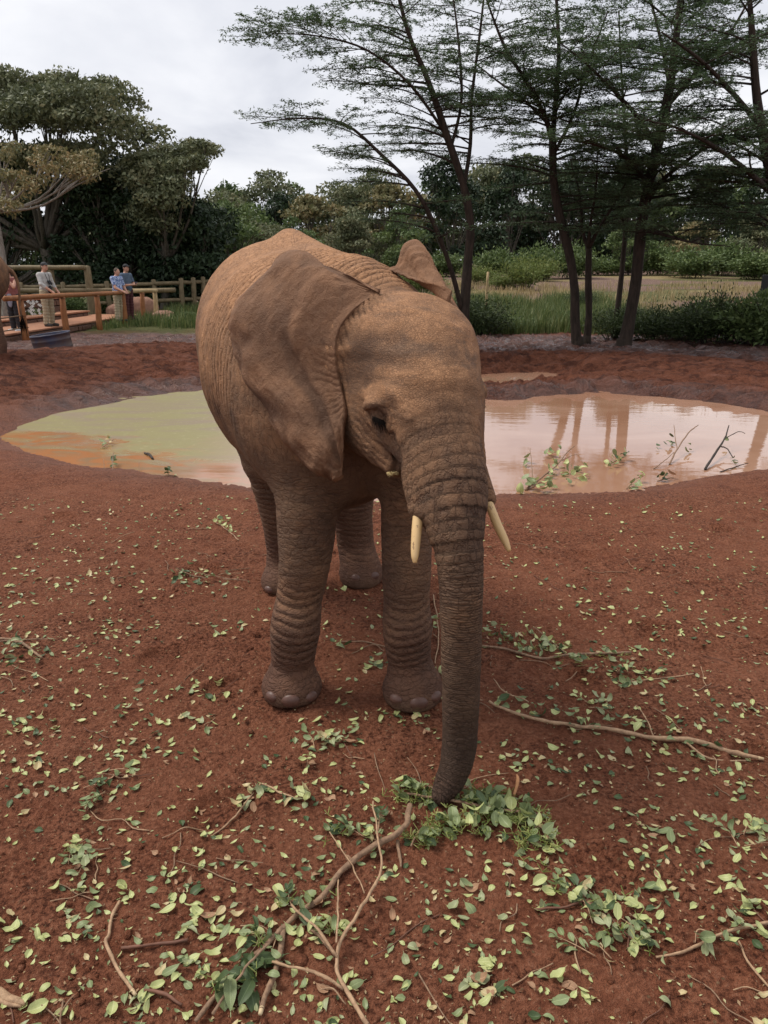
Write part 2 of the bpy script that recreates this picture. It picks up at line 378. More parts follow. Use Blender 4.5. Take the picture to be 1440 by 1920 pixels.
# ground material
t = MT('red_earth'); p = t.pos()
g0 = t.noise(p, 1.1, 5, .6, .4); g1 = t.noise(p, 9, 6, .65); g2 = t.noise(p, 70, 5, .7); g3 = t.noise(p, 260, 3, .6)
c = t.mix(t.ramp(g1, [(.3, 0.), (.7, 1.)]), (.180, .055, .027), (.32, .122, .065))
c = t.mix(t.ramp(g0, [(.35, 0.), (.65, .55)]), c, (.31, .125, .070))
g4 = t.noise(p, 26, 4, .65)
tr_ = t.ramp(t.noise(p, 1.9, 4, .6, .6), [(.42, .25), (.60, 1.)])
c = t.mix(t.math('MULTIPLY', tr_, t.ramp(g4, [(.36, .55), (.50, 0.)])), c, (.075, .023, .012))
c = t.mix(t.math('MULTIPLY', t.math('ADD', .25, t.math('MULTIPLY', tr_, .75)), t.ramp(g2, [(.38, .9), (.51, 0.)])), c, (.050, .016, .009))
c = t.mix(t.ramp(g2, [(.54, 0.), (.66, .6)]), c, (.40, .19, .115))
vo = t.t.nodes.new('ShaderNodeTexVoronoi'); vo.inputs['Scale'].default_value = 62; t.put(vo.inputs['Vector'], p)
hs = t.n('SeparateXYZ', {0: vo.outputs['Color']}, out=0).node
grit = t.math('MULTIPLY', t.math('LESS_THAN', vo.outputs['Distance'], .26), t.math('GREATER_THAN', hs.outputs[0], .90))
c = t.mix(t.math('MULTIPLY', grit, .7), c, t.mix(hs.outputs[1], (.16, .11, .06), (.42, .26, .15)))
wet = t.attr('wet'); fld = t.attr('field'); dry = t.attr('dry'); ear = t.attr('earth')
c = t.mix(t.math('MULTIPLY', wet, .55), c, t.mix(g1, (.070, .028, .020), (.135, .058, .040)))
mu = t.attr('mudd'); mn = t.noise(t.vscale(p, (1, 1.3, 1)), 3.2, 6, .68, .5)
c = t.mix(t.math('MULTIPLY', mu, .45), c, (.105, .036, .024))
c = t.mix(t.math('MULTIPLY', mu, t.ramp(mn, [(.40, .8), (.52, 0.)])), c, (.060, .022, .015))
c = t.mix(t.math('MULTIPLY', mu, t.ramp(mn, [(.56, 0.), (.68, .5)])), c, (.25, .115, .085))
gcol = t.mix(t.ramp(t.noise(p, 1.6, 5, .65), [(.35, 0.), (.65, 1.)]), (.075, .085, .030), (.16, .15, .06))
gcol = t.mix(dry, gcol, t.mix(g1, (.27, .20, .095), (.42, .32, .17)))
gcol = t.mix(ear, gcol, t.mix(g1, (.15, .085, .065), (.30, .20, .165)))
gcol = t.mix(t.ramp(g2, [(.3, .6), (.6, 0.)]), gcol, (.03, .035, .012))
c = t.mix(fld, c, gcol)
hb = t.math('ADD', t.math('MULTIPLY', g2, 1.0), t.math('MULTIPLY', g3, .35)); hb = t.math('ADD', hb, t.math('MULTIPLY', g1, 1.6)); hb = t.math('ADD', hb, t.math('MULTIPLY', g4, 1.3)); hb = t.math('ADD', hb, t.math('MULTIPLY', grit, .4)); hb = t.math('ADD', hb, t.math('MULTIPLY', mu, t.math('MULTIPLY', mn, 9.0)))
rough = t.math('SUBTRACT', .82, t.math('MULTIPLY', wet, t.ramp(t.noise(p, 2.6, 4, .6), [(.42, .25), (.58, .62)])))
EARTHM = t.done(c, rough, t.bump(hb, 1.0, .028), t.math('ADD', .10, t.math('MULTIPLY', wet, .4)))
gme = np_mesh('ground', np.stack([Xr, Yr, H], 1), Qg, [EARTHM], attrs={'wet': WET, 'mudd': FAR * sst(27, 24, Yr) * (1 - FIELD), 'field': FIELD, 'dry': DRY, 'earth': EARTH})
obj('ground', gme, kind='structure'); tick('ground %d' % len(Qg))
_HG = H.reshape(nx_, ny_)
def gza(x, y):
    x, y = np.asarray(x, float), np.asarray(y, float); i = np.clip(np.searchsorted(xs, x) - 1, 0, nx_ - 2); j = np.clip(np.searchsorted(ys, y) - 1, 0, ny_ - 2)
    u = (x - xs[i]) / (xs[i + 1] - xs[i]); v = (y - ys[j]) / (ys[j + 1] - ys[j])
    return _HG[i, j] * (1 - u) * (1 - v) + _HG[i + 1, j] * u * (1 - v) + _HG[i, j + 1] * (1 - u) * v + _HG[i + 1, j + 1] * u * v
def gz(x, y): return float(gza(x, y))
# water: a flat pool of muddy water whose bed and banks are the ground sheet
t = MT('muddy_water'); p = t.pos(); sx = t.n('SeparateXYZ', {0: p}, out=0); sy = sx.node.outputs[1]
wob = t.noise(t.vscale(p, (1, 1.2, 1)), .55, 4, .55, .9); w2 = t.noise(t.vscale(p, (.8, 1.3, 1)), 2.2, 5, .6, 1.2); w3 = t.noise(p, 16, 4, .7)
lft = t.ramp(t.math('ADD', t.math('MULTIPLY', sx, -.16), t.math('ADD', .36, t.math('MULTIPLY', wob, .30))), [(.60, 0.), (.86, 1.)])       # 1 on the left of the pool
deep = t.ramp(t.math('MULTIPLY', .5, t.math('ADD', t.math('MULTIPLY', sy, .095), t.math('ADD', t.math('MULTIPLY', sx, .045), t.math('ADD', t.math('MULTIPLY', wob, .5), t.math('MULTIPLY', w2, .32))))), [(.485, 0.), (.545, 1.)])
scum = t.mix(t.ramp(t.noise(t.vscale(p, (.5, 1.5, 1)), 1.1, 5, .62, 1.6), [(.42, 0.), (.52, 1.)]), (.235, .172, .105), (.245, .208, .078))
scum = t.mix(t.ramp(w3, [(.58, 0.), (.66, .35)]), scum, (.50, .46, .25))
org = t.mix(t.ramp(w2, [(.42, 0.), (.60, 1.)]), (.42, .175, .07), (.30, .185, .10))
lc = t.mix(deep, org, scum)
rc = t.mix(t.ramp(wob, [(.35, 0.), (.7, 1.)]), (.33, .168, .10), (.44, .26, .175))
col = t.mix(lft, rc, lc)
fleck = t.math('GREATER_THAN', t.noise(p, 42, 2, .5), .735)
col = t.mix(t.math('MULTIPLY', fleck, t.math('MULTIPLY', lft, .7)), col, (.55, .50, .36))
rg = t.math('ADD', .035, t.math('MULTIPLY', lft, t.math('ADD', .10, t.math('MULTIPLY', deep, .26))))
WATER = t.done(col, rg, t.bump(t.noise(t.vscale(p, (1, 2.2, 1)), 3.0, 3, .5), .10, .012), .5, **{'IOR': 1.5})
nb = 60
wv_ = [(x, y, WZ) for x in np.linspace(-11, 16, nb) for y in np.linspace(4.5, 17, nb)]
i = np.arange(nb - 1)[:, None] * nb; j = np.arange(nb - 1)[None, :]
obj('pond_water', np_mesh('pond_water', wv_, np.stack([i + j, i + nb + j, i + nb + j + 1, i + j + 1], -1).reshape(-1, 4), [WATER]), kind='structure')
ELE_H = .014
# ================================================================== ELEPHANT
HY = 22                                                       # heading of head, degrees to the right of the camera
RH = rotm(HY); RB = rotm(17)
def cpts(rows, n=4): return catmull([[*Wp(px, py, Y), r] for px, py, Y, r in rows], n)
TRUNK = cpts([(806, 770, 2.44, .165), (822, 830, 2.36, .135), (838, 885, 2.30, .122), (848, 945, 2.24, .108), (856, 1000, 2.19, .085), (863, 1060, 2.16, .072), (865, 1120, 2.14, .067),
              (865, 1200, 2.13, .064), (864, 1300, 2.12, .060), (862, 1390, 2.12, .0545), (853, 1440, 2.10, .051), (840, 1470, 2.08, .047), (828, 1492, 2.055, .035)], 3)
LEG = {
 'A': cpts([(585, 800, 2.92, .17), (578, 900, 2.86, .128), (577, 960, 2.82, .120), (570, 1060, 2.79, .101), (560, 1128, 2.78, .086), (554, 1185, 2.735, .095), (549, 1240, 2.75, .084), (547, 1276, 2.74, .103)], 2),
 'B': cpts([(775, 820, 2.92, .15), (768, 900, 2.84, .115), (762, 1000, 2.80, .098), (762, 1080, 2.76, .094), (762, 1138, 2.75, .086), (764, 1188, 2.715, .095), (768, 1238, 2.72, .086), (773, 1272, 2.71, .106)], 2),
 'C': cpts([(520, 800, 3.75, .24), (525, 900, 3.80, .15), (531, 980, 3.86, .108), (533, 1040, 3.90, .092), (530, 1085, 3.86, .100)], 2),
 'D': cpts([(655, 800, 3.85, .22), (658, 900, 3.92, .14), (662, 960, 3.97, .108), (667, 1020, 4.00, .100), (676, 1062, 3.94, .108)], 2)}
ROOT = cpts([(700, 570, 2.685, .034), (670, 590, 2.69, .049), (645, 624, 2.688, .060), (635, 667, 2.678, .063), (638, 712, 2.668, .060), (650, 756, 2.652, .044)], 2)
EYE_R = None
def ele(P):
    # body
    d = s_ell(P, (-.37, 3.42, 1.225), (.428, .74, .485), RB)
    d = smin(d, s_ell(P, (-.49, 3.78, 1.36), (.395, .40, .405), RB), .12)
    d = smin(d, s_ell(P, (-.20, 3.02, 1.10), (.37, .34, .40), RB), .12)
    # spine ridge and withers
    sp = cpts([(548, 470, 4.05, .05), (545, 452, 3.80, .05), (580, 480, 3.55, .06), (625, 512, 3.28, .07), (680, 545, 3.04, .125), (722, 590, 2.90, .14)], 3)
    d = smin(d, s_chain(P, sp), .10)
    # neck
    d = smin(d, s_cone(P, (-.22, 3.08, 1.20), Wp(742, 680, 2.82), .31, .215), .09)
    # legs
    for k, L in LEG.items():
        d = smin(d, s_chain(P, L), .07)
    # foot pads: wide flat soles
    for (px, Y, r) in ((547, 2.735, .112), (773, 2.705, .116), (529, 3.845, .105), (677, 3.93, .112)):
        x = Wp(px, 1280 if Y < 3 else 1075, Y)[0]
        d = smin(d, s_ell(P, (x, Y - .01, .035), (r, r * 1.08, .075)), .045)
    # head
    h = s_ell(P, Wp(768, 662, 2.70), (.238, .235, .205), RH)
    h = smin(h, s_ell(P, Wp(783, 722, 2.57), (.205, .215, .23), RH), .07)
    h = smin(h, s_ell(P, Wp(800, 775, 2.48), (.165, .17, .19), RH), .07)
    h = smin(h, s_ell(P, Wp(748, 806, 2.53), (.075, .11, .10), RH), .05)
    # cheek and lower jaw
    h = smin(h, s_ell(P, Wp(694, 775, 2.63), (.095, .15, .15), rotm(HY, 20)), .06)
    h = smin(h, s_chain(P, [[*Wp(695, 800, 2.62), .10], [*Wp(722, 838, 2.52), .072], [*Wp(742, 872, 2.44), .042]]), .035)
    h = smin(h, s_chain(P, [[*Wp(850, 800, 2.66), .09], [*Wp(815, 860, 2.5), .06]]), .04)
    h = smin(h, s_chain(P, ROOT), .05)
    d = smin(d, h, .06)
    # trunk and tusk sheaths
    t = s_chain(P, TRUNK)
    t = smin(t, s_chain(P, [[*Wp(775, 800, 2.40), .080], [*Wp(787, 880, 2.31), .062], [*Wp(789, 950, 2.245), .040]]), .035)
    t = smin(t, s_chain(P, [[*Wp(868, 800, 2.50), .065], [*Wp(884, 880, 2.42), .050], [*Wp(913, 935, 2.36), .029]]), .035)
    d = smin(d, t, .045)
    # brow bumps, eye sockets, mouth corner, temple hollow
    if EYE_R is None: return d
    d = smin(d, s_ell(P, EYE_R + np.array([.005, .01, .045]), (.06, .045, .022), rotm(HY - 38, 0, -18)), .03)
    d = smin(d, s_ell(P, EYE_L + np.array([0, 0, .02]), (.03, .05, .035), RH), .03)
    d = smax(d, -s_ell(P, EYE_R + np.array([-.012, -.022, .002]), (.034, .022, .019), rotm(HY - 38, 0, 14)), .022)
    d = smax(d, -s_ell(P, Wp(752, 872, 2.36), (.022, .06, .016), rotm(HY, 30)), .02)
    if EYE_R is None: return d
    d = smin(d, s_ell(P, EYE_R + np.array([.002, .001, .003]), (.030, .025, .025), rotm(HY - 38, 0, 22)), .010)
    # flat soles
    d = smax(d, -(P[:, 2] - .002), .012)
    # tail
    d = smin(d, s_chain(P, TAIL), .03)
    return d
def hit(f, px, py, y0=2.0):
    o = np.array([0, 0, CAMH]); d = Wp(px, py, 1.0) - o; d /= np.linalg.norm(d); t = y0
    for _ in range(80):
        q = (o + d * t)[None].astype(np.float32); v = float(f(q)[0]); t += v * .7
        if abs(v) < .0005: break
    return o + d * t, d
TAIL = catmull([(-.58, 4.12, 1.45, .045), (-.60, 4.24, 1.34, .032), (-.605, 4.29, 1.1, .022), (-.60, 4.27, .80, .017), (-.60, 4.28, .55, .012)], 4)
_e, _d = hit(ele, 711, 783); print('EYE', _e, flush=True); EYE_R = _e + _d * .014; EYE_L = Wp(893, 745, 2.60)
TAIL = catmull([(-.58, 4.12, 1.45, .045), (-.60, 4.24, 1.34, .032), (-.605, 4.29, 1.1, .022), (-.60, 4.27, .80, .017), (-.60, 4.28, .55, .012)], 4)
V, Q = mesh_sdf(ele, (-1.05, 1.86, -.05), (.75, 4.45, 1.95), ELE_H)
tick('elephant nets %d' % len(Q))
V = relax(V, Q, 2, .5)
V, Q = subdiv(V, Q)
V, N = project(ele, V)
tick('elephant projected')
# --- coordinates along trunk and masks
def along(V, ch):
    best = np.full(len(V), 9.0); s_ = np.zeros(len(V)); ds = np.linalg.norm(np.diff(ch[:, :3], axis=0), axis=1); cs = np.concatenate([[0], np.cumsum(ds)])
    for i in range(len(ch) - 1):
        a, b = ch[i, :3], ch[i + 1, :3]; ab = b - a; q = V - a; t = np.clip((q @ ab) / (ab @ ab), 0, 1)
        d = np.linalg.norm(q - t[:, None] * ab, axis=1) / (ch[i, 3] + (ch[i + 1, 3] - ch[i, 3]) * t)
        m = d < best; best[m] = d[m]; s_[m] = cs[i] + t[m] * ds[i]
    return s_, best, cs[-1]
def ele_masks(V, N):
    s_, best, L = along(V, TRUNK)
    mt = sst(1.75, 1.25, best) * sst(0.0, .34, s_) ** .8
    # phase: spacing 3.4 cm at the root to 0.9 cm at the tip
    sg = np.linspace(0, L, 400); sp = .034 + (.0095 - .034) * np.clip(sg / L * 1.25, 0, 1) ** .8; ph = np.concatenate([[0], np.cumsum(np.diff(sg) / sp[1:])])
    phase = np.interp(s_, sg, ph)
    ml = np.zeros(len(V)); mk = np.zeros(len(V))
    for k, Lg in LEG.items():
        s2, b2, L2 = along(V, Lg); m = sst(1.6, 1.15, b2) * sst(1.02, .85, V[:, 2]); ml = np.maximum(ml, m)
        front = sst(.0, -.8, N[:, 1])
        mk = np.maximum(mk, m * sst(.13, .20, V[:, 2]) * sst(.52, .38, V[:, 2]) * (.35 + .65 * front))
    hc = Wp(768, 652, 2.70)
    fl = RH[:, 0]; ff = -RH[:, 1]
    head = sst(.42, .30, np.linalg.norm(V - Wp(775, 700, 2.62), axis=1)) * (1 - mt)
    return mt, phase, ml, mk, head
mt, phase, ml, mk, head = ele_masks(V, N)
s_ = along(V, TRUNK)[0]; cs_ = np.concatenate([[0], np.cumsum(np.linalg.norm(np.diff(TRUNK[:, :3], axis=0), axis=1))]); cl_ = np.stack([np.interp(s_, cs_, TRUNK[:, i]) for i in range(3)], 1)
# --- geometric wrinkles
wv = fbm(V * np.array([9, 9, 5.]), 3, 5)
P9 = V
def crease(x, w=.16):
    """narrow grooves at whole numbers of x, raised rounded skin between"""
    f = np.abs((x % 1) - .5) * 2; return -np.exp(-((1 - f) / w) ** 2) + .25 * np.cos((f - .0) * math.pi / 2)
h = np.zeros(len(V))
lat = (V - TRUNK[0, :3]) @ RH[:, 0]
tr_amp = .0042 * (.45 + .55 * sst(60, 0, phase))
h += mt * tr_amp * crease(phase + .35 * fbm(V * 14, 2, 3) + 1.2 * lat * 0, .22)
# legs: sagging folds above the feet, more on the front face
zz_ = V[:, 2] + .035 * np.sin((V[:, 0]) * 22) * 0 + .022 * fbm(V * np.array([7, 7, 3.]), 2, 9) - .5 * 0
for k, cxp in (('A', Wp(556, 1170, 2.75)[0]), ('B', Wp(764, 1170, 2.72)[0])):
    m = (np.abs(V[:, 0] - cxp) < .22) & (V[:, 1] < 3.1)
    dxk = V[:, 0] - cxp
    arc = V[:, 2] + 1.6 * -(dxk ** 2) + .12 * dxk * (1 if k == 'A' else -1) + .018 * fbm(V * 8, 3, 11)
    h += np.where(m, mk * .0085 * crease(arc / .033, .26), 0)
    h += np.where(m, mk * .012 * np.exp(-((V[:, 2] - .34) / .055) ** 2), 0)
m = V[:, 1] > 3.3
h += np.where(m, ml * .004 * crease((V[:, 2] + .02 * fbm(V * 9, 3, 12)) / .03, .25), 0) * sst(.75, .6, V[:, 2]) * sst(.1, .16, V[:, 2])
m = V[:, 1] < 3.3
h += np.where(m, ml * .0018 * crease((V[:, 2] + .05 * fbm(V * 6, 3, 13)) / .05, .2), 0) * sst(.98, .8, V[:, 2]) * sst(.42, .55, V[:, 2])
# forehead: broad soft ridges arching over the brow
hz = V[:, 2] - .35 * ((V - Wp(800, 650, 2.5)) @ RH[:, 0]) ** 2 + .012 * fbm(V * 10, 2, 4)
h += head * sst(.0, -.5, N[:, 1]) * .0030 * (.55 + .9 * fbm(V * 5, 2, 8)) * (np.sin((hz + .045 * fbm(V * 5, 2, 6)) * 2 * math.pi / .075) * sst(1.2, 1.34, V[:, 2]) * sst(1.54, 1.46, V[:, 2]))
h += head * .0036 * crease((hz + .012 * fbm(V * 9, 2, 35)) / .024, .22) * (.5 + .6 * fbm(V * 6, 2, 36)) * sst(1.50, 1.14, V[:, 2])
# neck: folds running down behind the ear and across the nape
nk = sst(.30, .18, np.abs(V[:, 1] - 2.98 + .2 * V[:, 0])) * (1 - ml) * sst(.95, 1.1, V[:, 2]) * (1 - mt)
al = (V @ np.array([-.30, .95, 0.]))
h += nk * .0055 * crease((al + .03 * fbm(V * 6, 3, 21)) / .032, .25) * (1 - head * .8)
rc_ = np.min([np.linalg.norm(V - q[:3], axis=1) for q in ROOT], 0)
rm = sst(.13, .06, rc_) * (1 - mt)
h += rm * .0042 * crease((V[:, 0] * .95 + .25 * V[:, 2] + .022 * fbm(V * 7, 3, 27)) / .021, .28)
# flank: long slack vertical folds
bd = (1 - ml) * (1 - mt) * (1 - head) * sst(3.0, 3.2, V[:, 1])
h += bd * .0035 * crease((al * 1.0 + .3 * (V[:, 2]) * .4 + .05 * fbm(V * np.array([4, 4, 2.]), 3, 22)) / .05, .22) * sst(1.55, 1.2, V[:, 2])
h += .0060 * fbm(V * 5, 4, 31) + .0012 * fbm(V * 40, 2, 33)
th_ = Wp(672, 690, 2.52); h -= .020 * np.exp(-(np.linalg.norm((V - th_) * [1, .6, .8], axis=1) / .055) ** 2)
br_ = catmull([Wp(688, 742, 2.45), Wp(712, 728, 2.42), Wp(745, 740, 2.38), Wp(765, 775, 2.36)], 6); h += .010 * np.exp(-(np.min([np.hypot(V[:, 0] - q[0], V[:, 2] - q[2]) for q in br_], 0) / .022) ** 2) * sst(2.65, 2.55, V[:, 1])
# eyelid and socket rings, wrinkled cheek
re = np.linalg.norm((V - EYE_R) * np.array([.8, .8, 1.25]), axis=1)
h += .0030 * crease((re + .008 * fbm(V * 20, 2, 41)) / .0145, .25) * sst(.10, .06, re) * sst(.026, .034, re)
ml_p = catmull([Wp(733, 806, 2.4), Wp(742, 835, 2.4), Wp(744, 858, 2.4), Wp(738, 880, 2.42)], 6)
mo_ = np.min([np.hypot(V[:, 0] - q[0], V[:, 2] - q[2]) for q in ml_p], 0); h -= .010 * np.exp(-(mo_ / .009) ** 2) * sst(2.62, 2.55, V[:, 1])
ck = sst(.16, .08, np.linalg.norm(V - Wp(700, 835, 2.5), axis=1))
h += ck * .003 * crease((V[:, 0] * .8 + V[:, 2] * .9 + .02 * fbm(V * 12, 3, 42)) / .024, .25)
V = V + N * h[:, None]
V[:, 2] = np.maximum(V[:, 2], .0)
latA = np.arctan2((V - cl_) @ RH[:, 0], -(V[:, 1] - cl_[:, 1])) * .1
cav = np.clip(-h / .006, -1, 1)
fold = np.stack([phase, mt, ml], 1)
# --- ears
def ear(rows, nu=70, nv=150, bulge=.04, seed=0, flip=False, thick=.009, inset=.10):
    R_ = catmull([[*Wp(r[0], r[1], r[2])] for r in rows], 20); O_ = catmull([[*Wp(r[3], r[4], r[5])] for r in rows], 20)
    k = np.linspace(0, 1, len(R_)); vv = np.linspace(0, 1, nv)
    R_ = np.stack([np.interp(vv, k, R_[:, i]) for i in range(3)], 1); O_ = np.stack([np.interp(vv, k, O_[:, i]) for i in range(3)], 1)
    u = np.linspace(-inset, 1, nu)[None, :, None]
    G = R_[:, None] * (1 - u) + O_[:, None] * u
    uu = np.broadcast_to(u[..., 0], G.shape[:2]); v2 = np.broadcast_to(vv[:, None], uu.shape)
    n = np.cross(np.gradient(G, axis=0), np.gradient(G, axis=1)); n /= np.linalg.norm(n, axis=2, keepdims=True) + 1e-9
    if flip: n = -n
    return G, n, uu, v2
def sheet(G, n, thick):
    nv, nu = G.shape[:2]
    uu = np.linspace(0, 1, nu)[None, :, None]; v_ = np.linspace(0, 1, nv)[:, None, None]
    e = np.minimum(np.minimum(1 - uu, v_), 1 - v_); t = thick * (.35 + .65 * sst(0, .06, e)) * (1 + .8 * sst(.3, 0, uu))
    A = G + n * t / 2; B = G - n * t / 2
    V = np.vstack([A.reshape(-1, 3), B.reshape(-1, 3)]); o = nv * nu
    i = np.arange(nv - 1)[:, None] * nu; j = np.arange(nu - 1)[None, :]
    q = np.stack([i + j, i + j + 1, i + nu + j + 1, i + nu + j], -1).reshape(-1, 4)
    bd = list(range(nu)) + [r * nu + nu - 1 for r in range(1, nv)] + [(nv - 1) * nu + c for c in range(nu - 2, -1, -1)] + [r * nu for r in range(nv - 2, 0, -1)]
    bd = np.array(bd); b2 = np.roll(bd, -1)
    return V, np.concatenate([q[:, ::-1], q + o, np.stack([bd, b2, b2 + o, bd + o], 1)])
earR = [(712, 551, 2.665, 712, 544, 2.655), (688, 560, 2.665, 655, 517, 2.75), (660, 574, 2.66, 602, 492, 2.85), (636, 594, 2.655, 548, 471, 2.90), (620, 622, 2.65, 490, 518, 2.905),
        (613, 652, 2.64, 437, 571, 2.89), (614, 684, 2.63, 430, 640, 2.86), (620, 714, 2.615, 455, 718, 2.79), (630, 742, 2.59, 498, 778, 2.69), (638, 770, 2.56, 548, 852, 2.62),
        (641, 795, 2.53, 592, 890, 2.55), (642, 825, 2.52, 614, 902, 2.52), (643, 848, 2.515, 632, 903, 2.505), (643, 864, 2.51, 641, 893, 2.50)]
G, n, uu, vv = ear(earR)
if n[75, 35, 1] > 0: n = -n
edge = sst(.45, 1.0, uu)
ang = vv * 26
G = G + n * (.045 * np.sin(np.clip(uu, 0, 1) * math.pi) * sst(0, .2, vv) * sst(1, .75, vv))[..., None]
rip = .026 * edge * fbm2(vv * 13, uu * 2.2 + 3, 3, 51) + .007 * edge * np.sin(vv * 46 + 3 * uu + 3 * fbm2(vv * 5, uu * 3, 2, 5)) * sst(.35, .55, vv) * sst(1, .9, vv)
rip += .015 * fbm2(vv * 6, uu * 4.0, 4, 52) * sst(0, .3, uu) - .010 * np.exp(-((vv - .52 + .25 * (1 - uu)) / .02) ** 2) * edge - .009 * np.exp(-((vv - .70 + .2 * (1 - uu)) / .018) ** 2) * edge - .008 * np.exp(-((vv - .84 + .12 * (1 - uu)) / .016) ** 2) * edge
rip *= sst(1.0, .90, vv) * .85 + .15
rip += -.016 * np.exp(-((uu - .30 - .08 * np.sin(vv * 7)) / .07) ** 2) * sst(.25, .45, vv) * sst(1.0, .8, vv)      # hollow behind the root
rip += .0030 * crease(vv * 26 + 2.2 * uu + 2.6 * fbm2(vv * 7, uu * 4, 3, 55), .25) * sst(.30, .08, uu) * sst(0, .15, vv) * (.5 + .8 * fbm2(vv * 6, uu * 3, 2, 59))                  # folds at the root
rip += .0014 * crease(vv * 60 + uu * 9 + 3 * fbm2(vv * 7, uu * 6, 3, 56), .3) * sst(.2, .4, uu) * sst(.5, .62, vv)
G = G + n * rip[..., None]
inw = sst(.90, 1.0, uu) * sst(.15, .5, vv); G = G + n * (-.012 * inw)[..., None]
# frayed outer margin
sc_e = (.9 * fbm2(vv[:, -1] * 46, vv[:, -1] * 0, 3, 58) + 1.3 * fbm2(vv[:, -1] * 14, vv[:, -1] * 0 + 3, 2, 57) * sst(.4, .5, vv[:, -1])) * sst(.97, .86, vv[:, -1])
for q_ in range(12): G[:, -1 - q_] += (G[:, -1 - q_] - G[:, -5 - q_]) * (sc_e * (1 - q_ / 12) * .8)[:, None]
E1, F1 = sheet(G, n, .012)
r1 = rip.ravel()
earL = [(826, 558, 2.70, 735, 520, 2.95), (836, 566, 2.70, 748, 492, 3.00), (845, 576, 2.69, 757, 456, 3.02), (852, 586, 2.69, 785, 452, 3.0), (857, 596, 2.68, 806, 486, 2.93),
        (861, 606, 2.68, 828, 522, 2.85), (865, 616, 2.68, 850, 562, 2.76), (868, 624, 2.68, 868, 594, 2.70)]
G, n, uu, vv = ear(earL, 50, 90, seed=2, inset=.05)
if n[45, 25, 1] > 0: n = -n
r2 = .010 * fbm2(vv * 6, uu * 4, 3, 61) + .003 * np.sin(uu * 60 + 4 * fbm2(vv * 4, uu * 4, 2, 62)) * sst(.3, .7, uu)
G = G + n * r2[..., None]
roll = sst(.16, 0, vv); G = G + n * (.030 * roll ** 2)[..., None] + np.array([0, 0, .0])      # rolled lower rim
E2, F2 = sheet(G, n, .016); r2 = r2.ravel()
# small curled flap at the front of the right ear
o1 = len(V); o2 = o1 + len(E1)
Vb = np.vstack([V, E1, E2]); Qb = np.concatenate([Q, F1 + o1, F2 + o2])
ne = len(E1) + len(E2)
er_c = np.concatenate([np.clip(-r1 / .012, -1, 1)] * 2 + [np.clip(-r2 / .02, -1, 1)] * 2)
att = {'tuv': np.vstack([np.stack([latA, s_, 0 * s_], 1), np.zeros((ne, 3))]), 'fold': np.vstack([fold, np.tile([0, 0, 0], (ne, 1))]), 'cav': np.concatenate([cav, er_c]), 'head': np.concatenate([head, np.zeros(ne)]),
       'ear': np.concatenate([np.zeros(len(V)), np.ones(ne)])}
# --- skin
t = MT('elephant_skin'); p = t.pos()
fs = t.n('SeparateXYZ', {0: t.attr('fold', 1)}, out=0); fs_n = fs.node
ph_, mt_, ml_ = fs_n.outputs[0], fs_n.outputs[1], fs_n.outputs[2]
ear_ = t.attr('ear'); head_ = t.attr('head'); cav_ = t.attr('cav')
nz = t.noise(p, 16, 3, .6); nzf = t.noise(p, 70, 3, .6)
# trunk and upper-leg rings as bump
x = t.math('ADD', ph_, t.math('MULTIPLY', nz, .9)); fr = t.math('FRACT', t.math('MULTIPLY', x, 2.0)); tri = t.math('ABSOLUTE', t.math('SUBTRACT', fr, .5))
ring = t.math('MULTIPLY', t.ramp(tri, [(0.0, 0.0), (.10, .75), (.5, 1.0)]), mt_)
def cracks(scale, vec, rnd=1.0):
    return t.n('TexVoronoi', {'Vector': vec, 'Scale': scale, 'Randomness': rnd}, feature='DISTANCE_TO_EDGE')
wp = t.n('VectorMath', {0: p, 1: t.vscale(t.noise(p, 9, 3, .6, out=1), (.06, .06, .06))}, operation='ADD')
wp2 = t.n('VectorMath', {0: wp, 1: t.vscale(t.noise(p, 45, 3, .6, out=1), (.018, .018, .018))}, operation='ADD')
tuv = t.n('VectorMath', {0: t.attr('tuv', 1), 1: t.vscale(t.noise(p, 26, 3, .6, out=1), (.022, .022, .022))}, operation='ADD')
c4 = t.ramp(cracks(30, t.vscale(tuv, (.8, 2.1, 1))), [(0, 0.), (.05, .7), (.3, 1.)])
c1 = t.ramp(cracks(34, t.vscale(wp2, (.75, .75, 1.7))), [(0, 0.), (.10, .8), (.4, 1.)])       # net of wrinkles, wider than tall
c2 = t.ramp(cracks(120, wp2), [(0, 0.), (.12, .8), (.4, 1.)])                                   # fine mosaic
c3 = t.ramp(cracks(24, t.vscale(wp2, (1.6, 1.6, .40))), [(0, 0.), (.05, .8), (.3, 1.)])        # long upright slack folds on the flank
legf = t.ramp(cracks(13, t.vscale(wp, (.9, .9, 2.4))), [(0, 0.), (.07, .8), (.3, 1.)])
noear = t.math('SUBTRACT', 1.0, ear_)
mbody = t.math('MULTIPLY', noear, t.math('SUBTRACT', 1.0, t.math('MAXIMUM', head_, t.math('MAXIMUM', mt_, ml_)), clamp=True))
hh = t.math('MULTIPLY', c1, t.math('MULTIPLY', t.math('ADD', .10, t.math('MULTIPLY', ml_, .28)), noear))
hh = t.math('ADD', hh, t.math('MULTIPLY', c4, t.math('MULTIPLY', mt_, .55)))
hh = t.math('ADD', hh, t.math('MULTIPLY', c2, t.math('ADD', t.math('MULTIPLY', noear, .12), t.math('MULTIPLY', head_, .08))))
hh = t.math('ADD', hh, t.math('MULTIPLY', c3, t.math('MULTIPLY', mbody, .36)))
hh = t.math('ADD', hh, t.math('MULTIPLY', legf, t.math('MULTIPLY', ml_, .38)))
hh = t.math('ADD', hh, t.math('MULTIPLY', ring, .62))
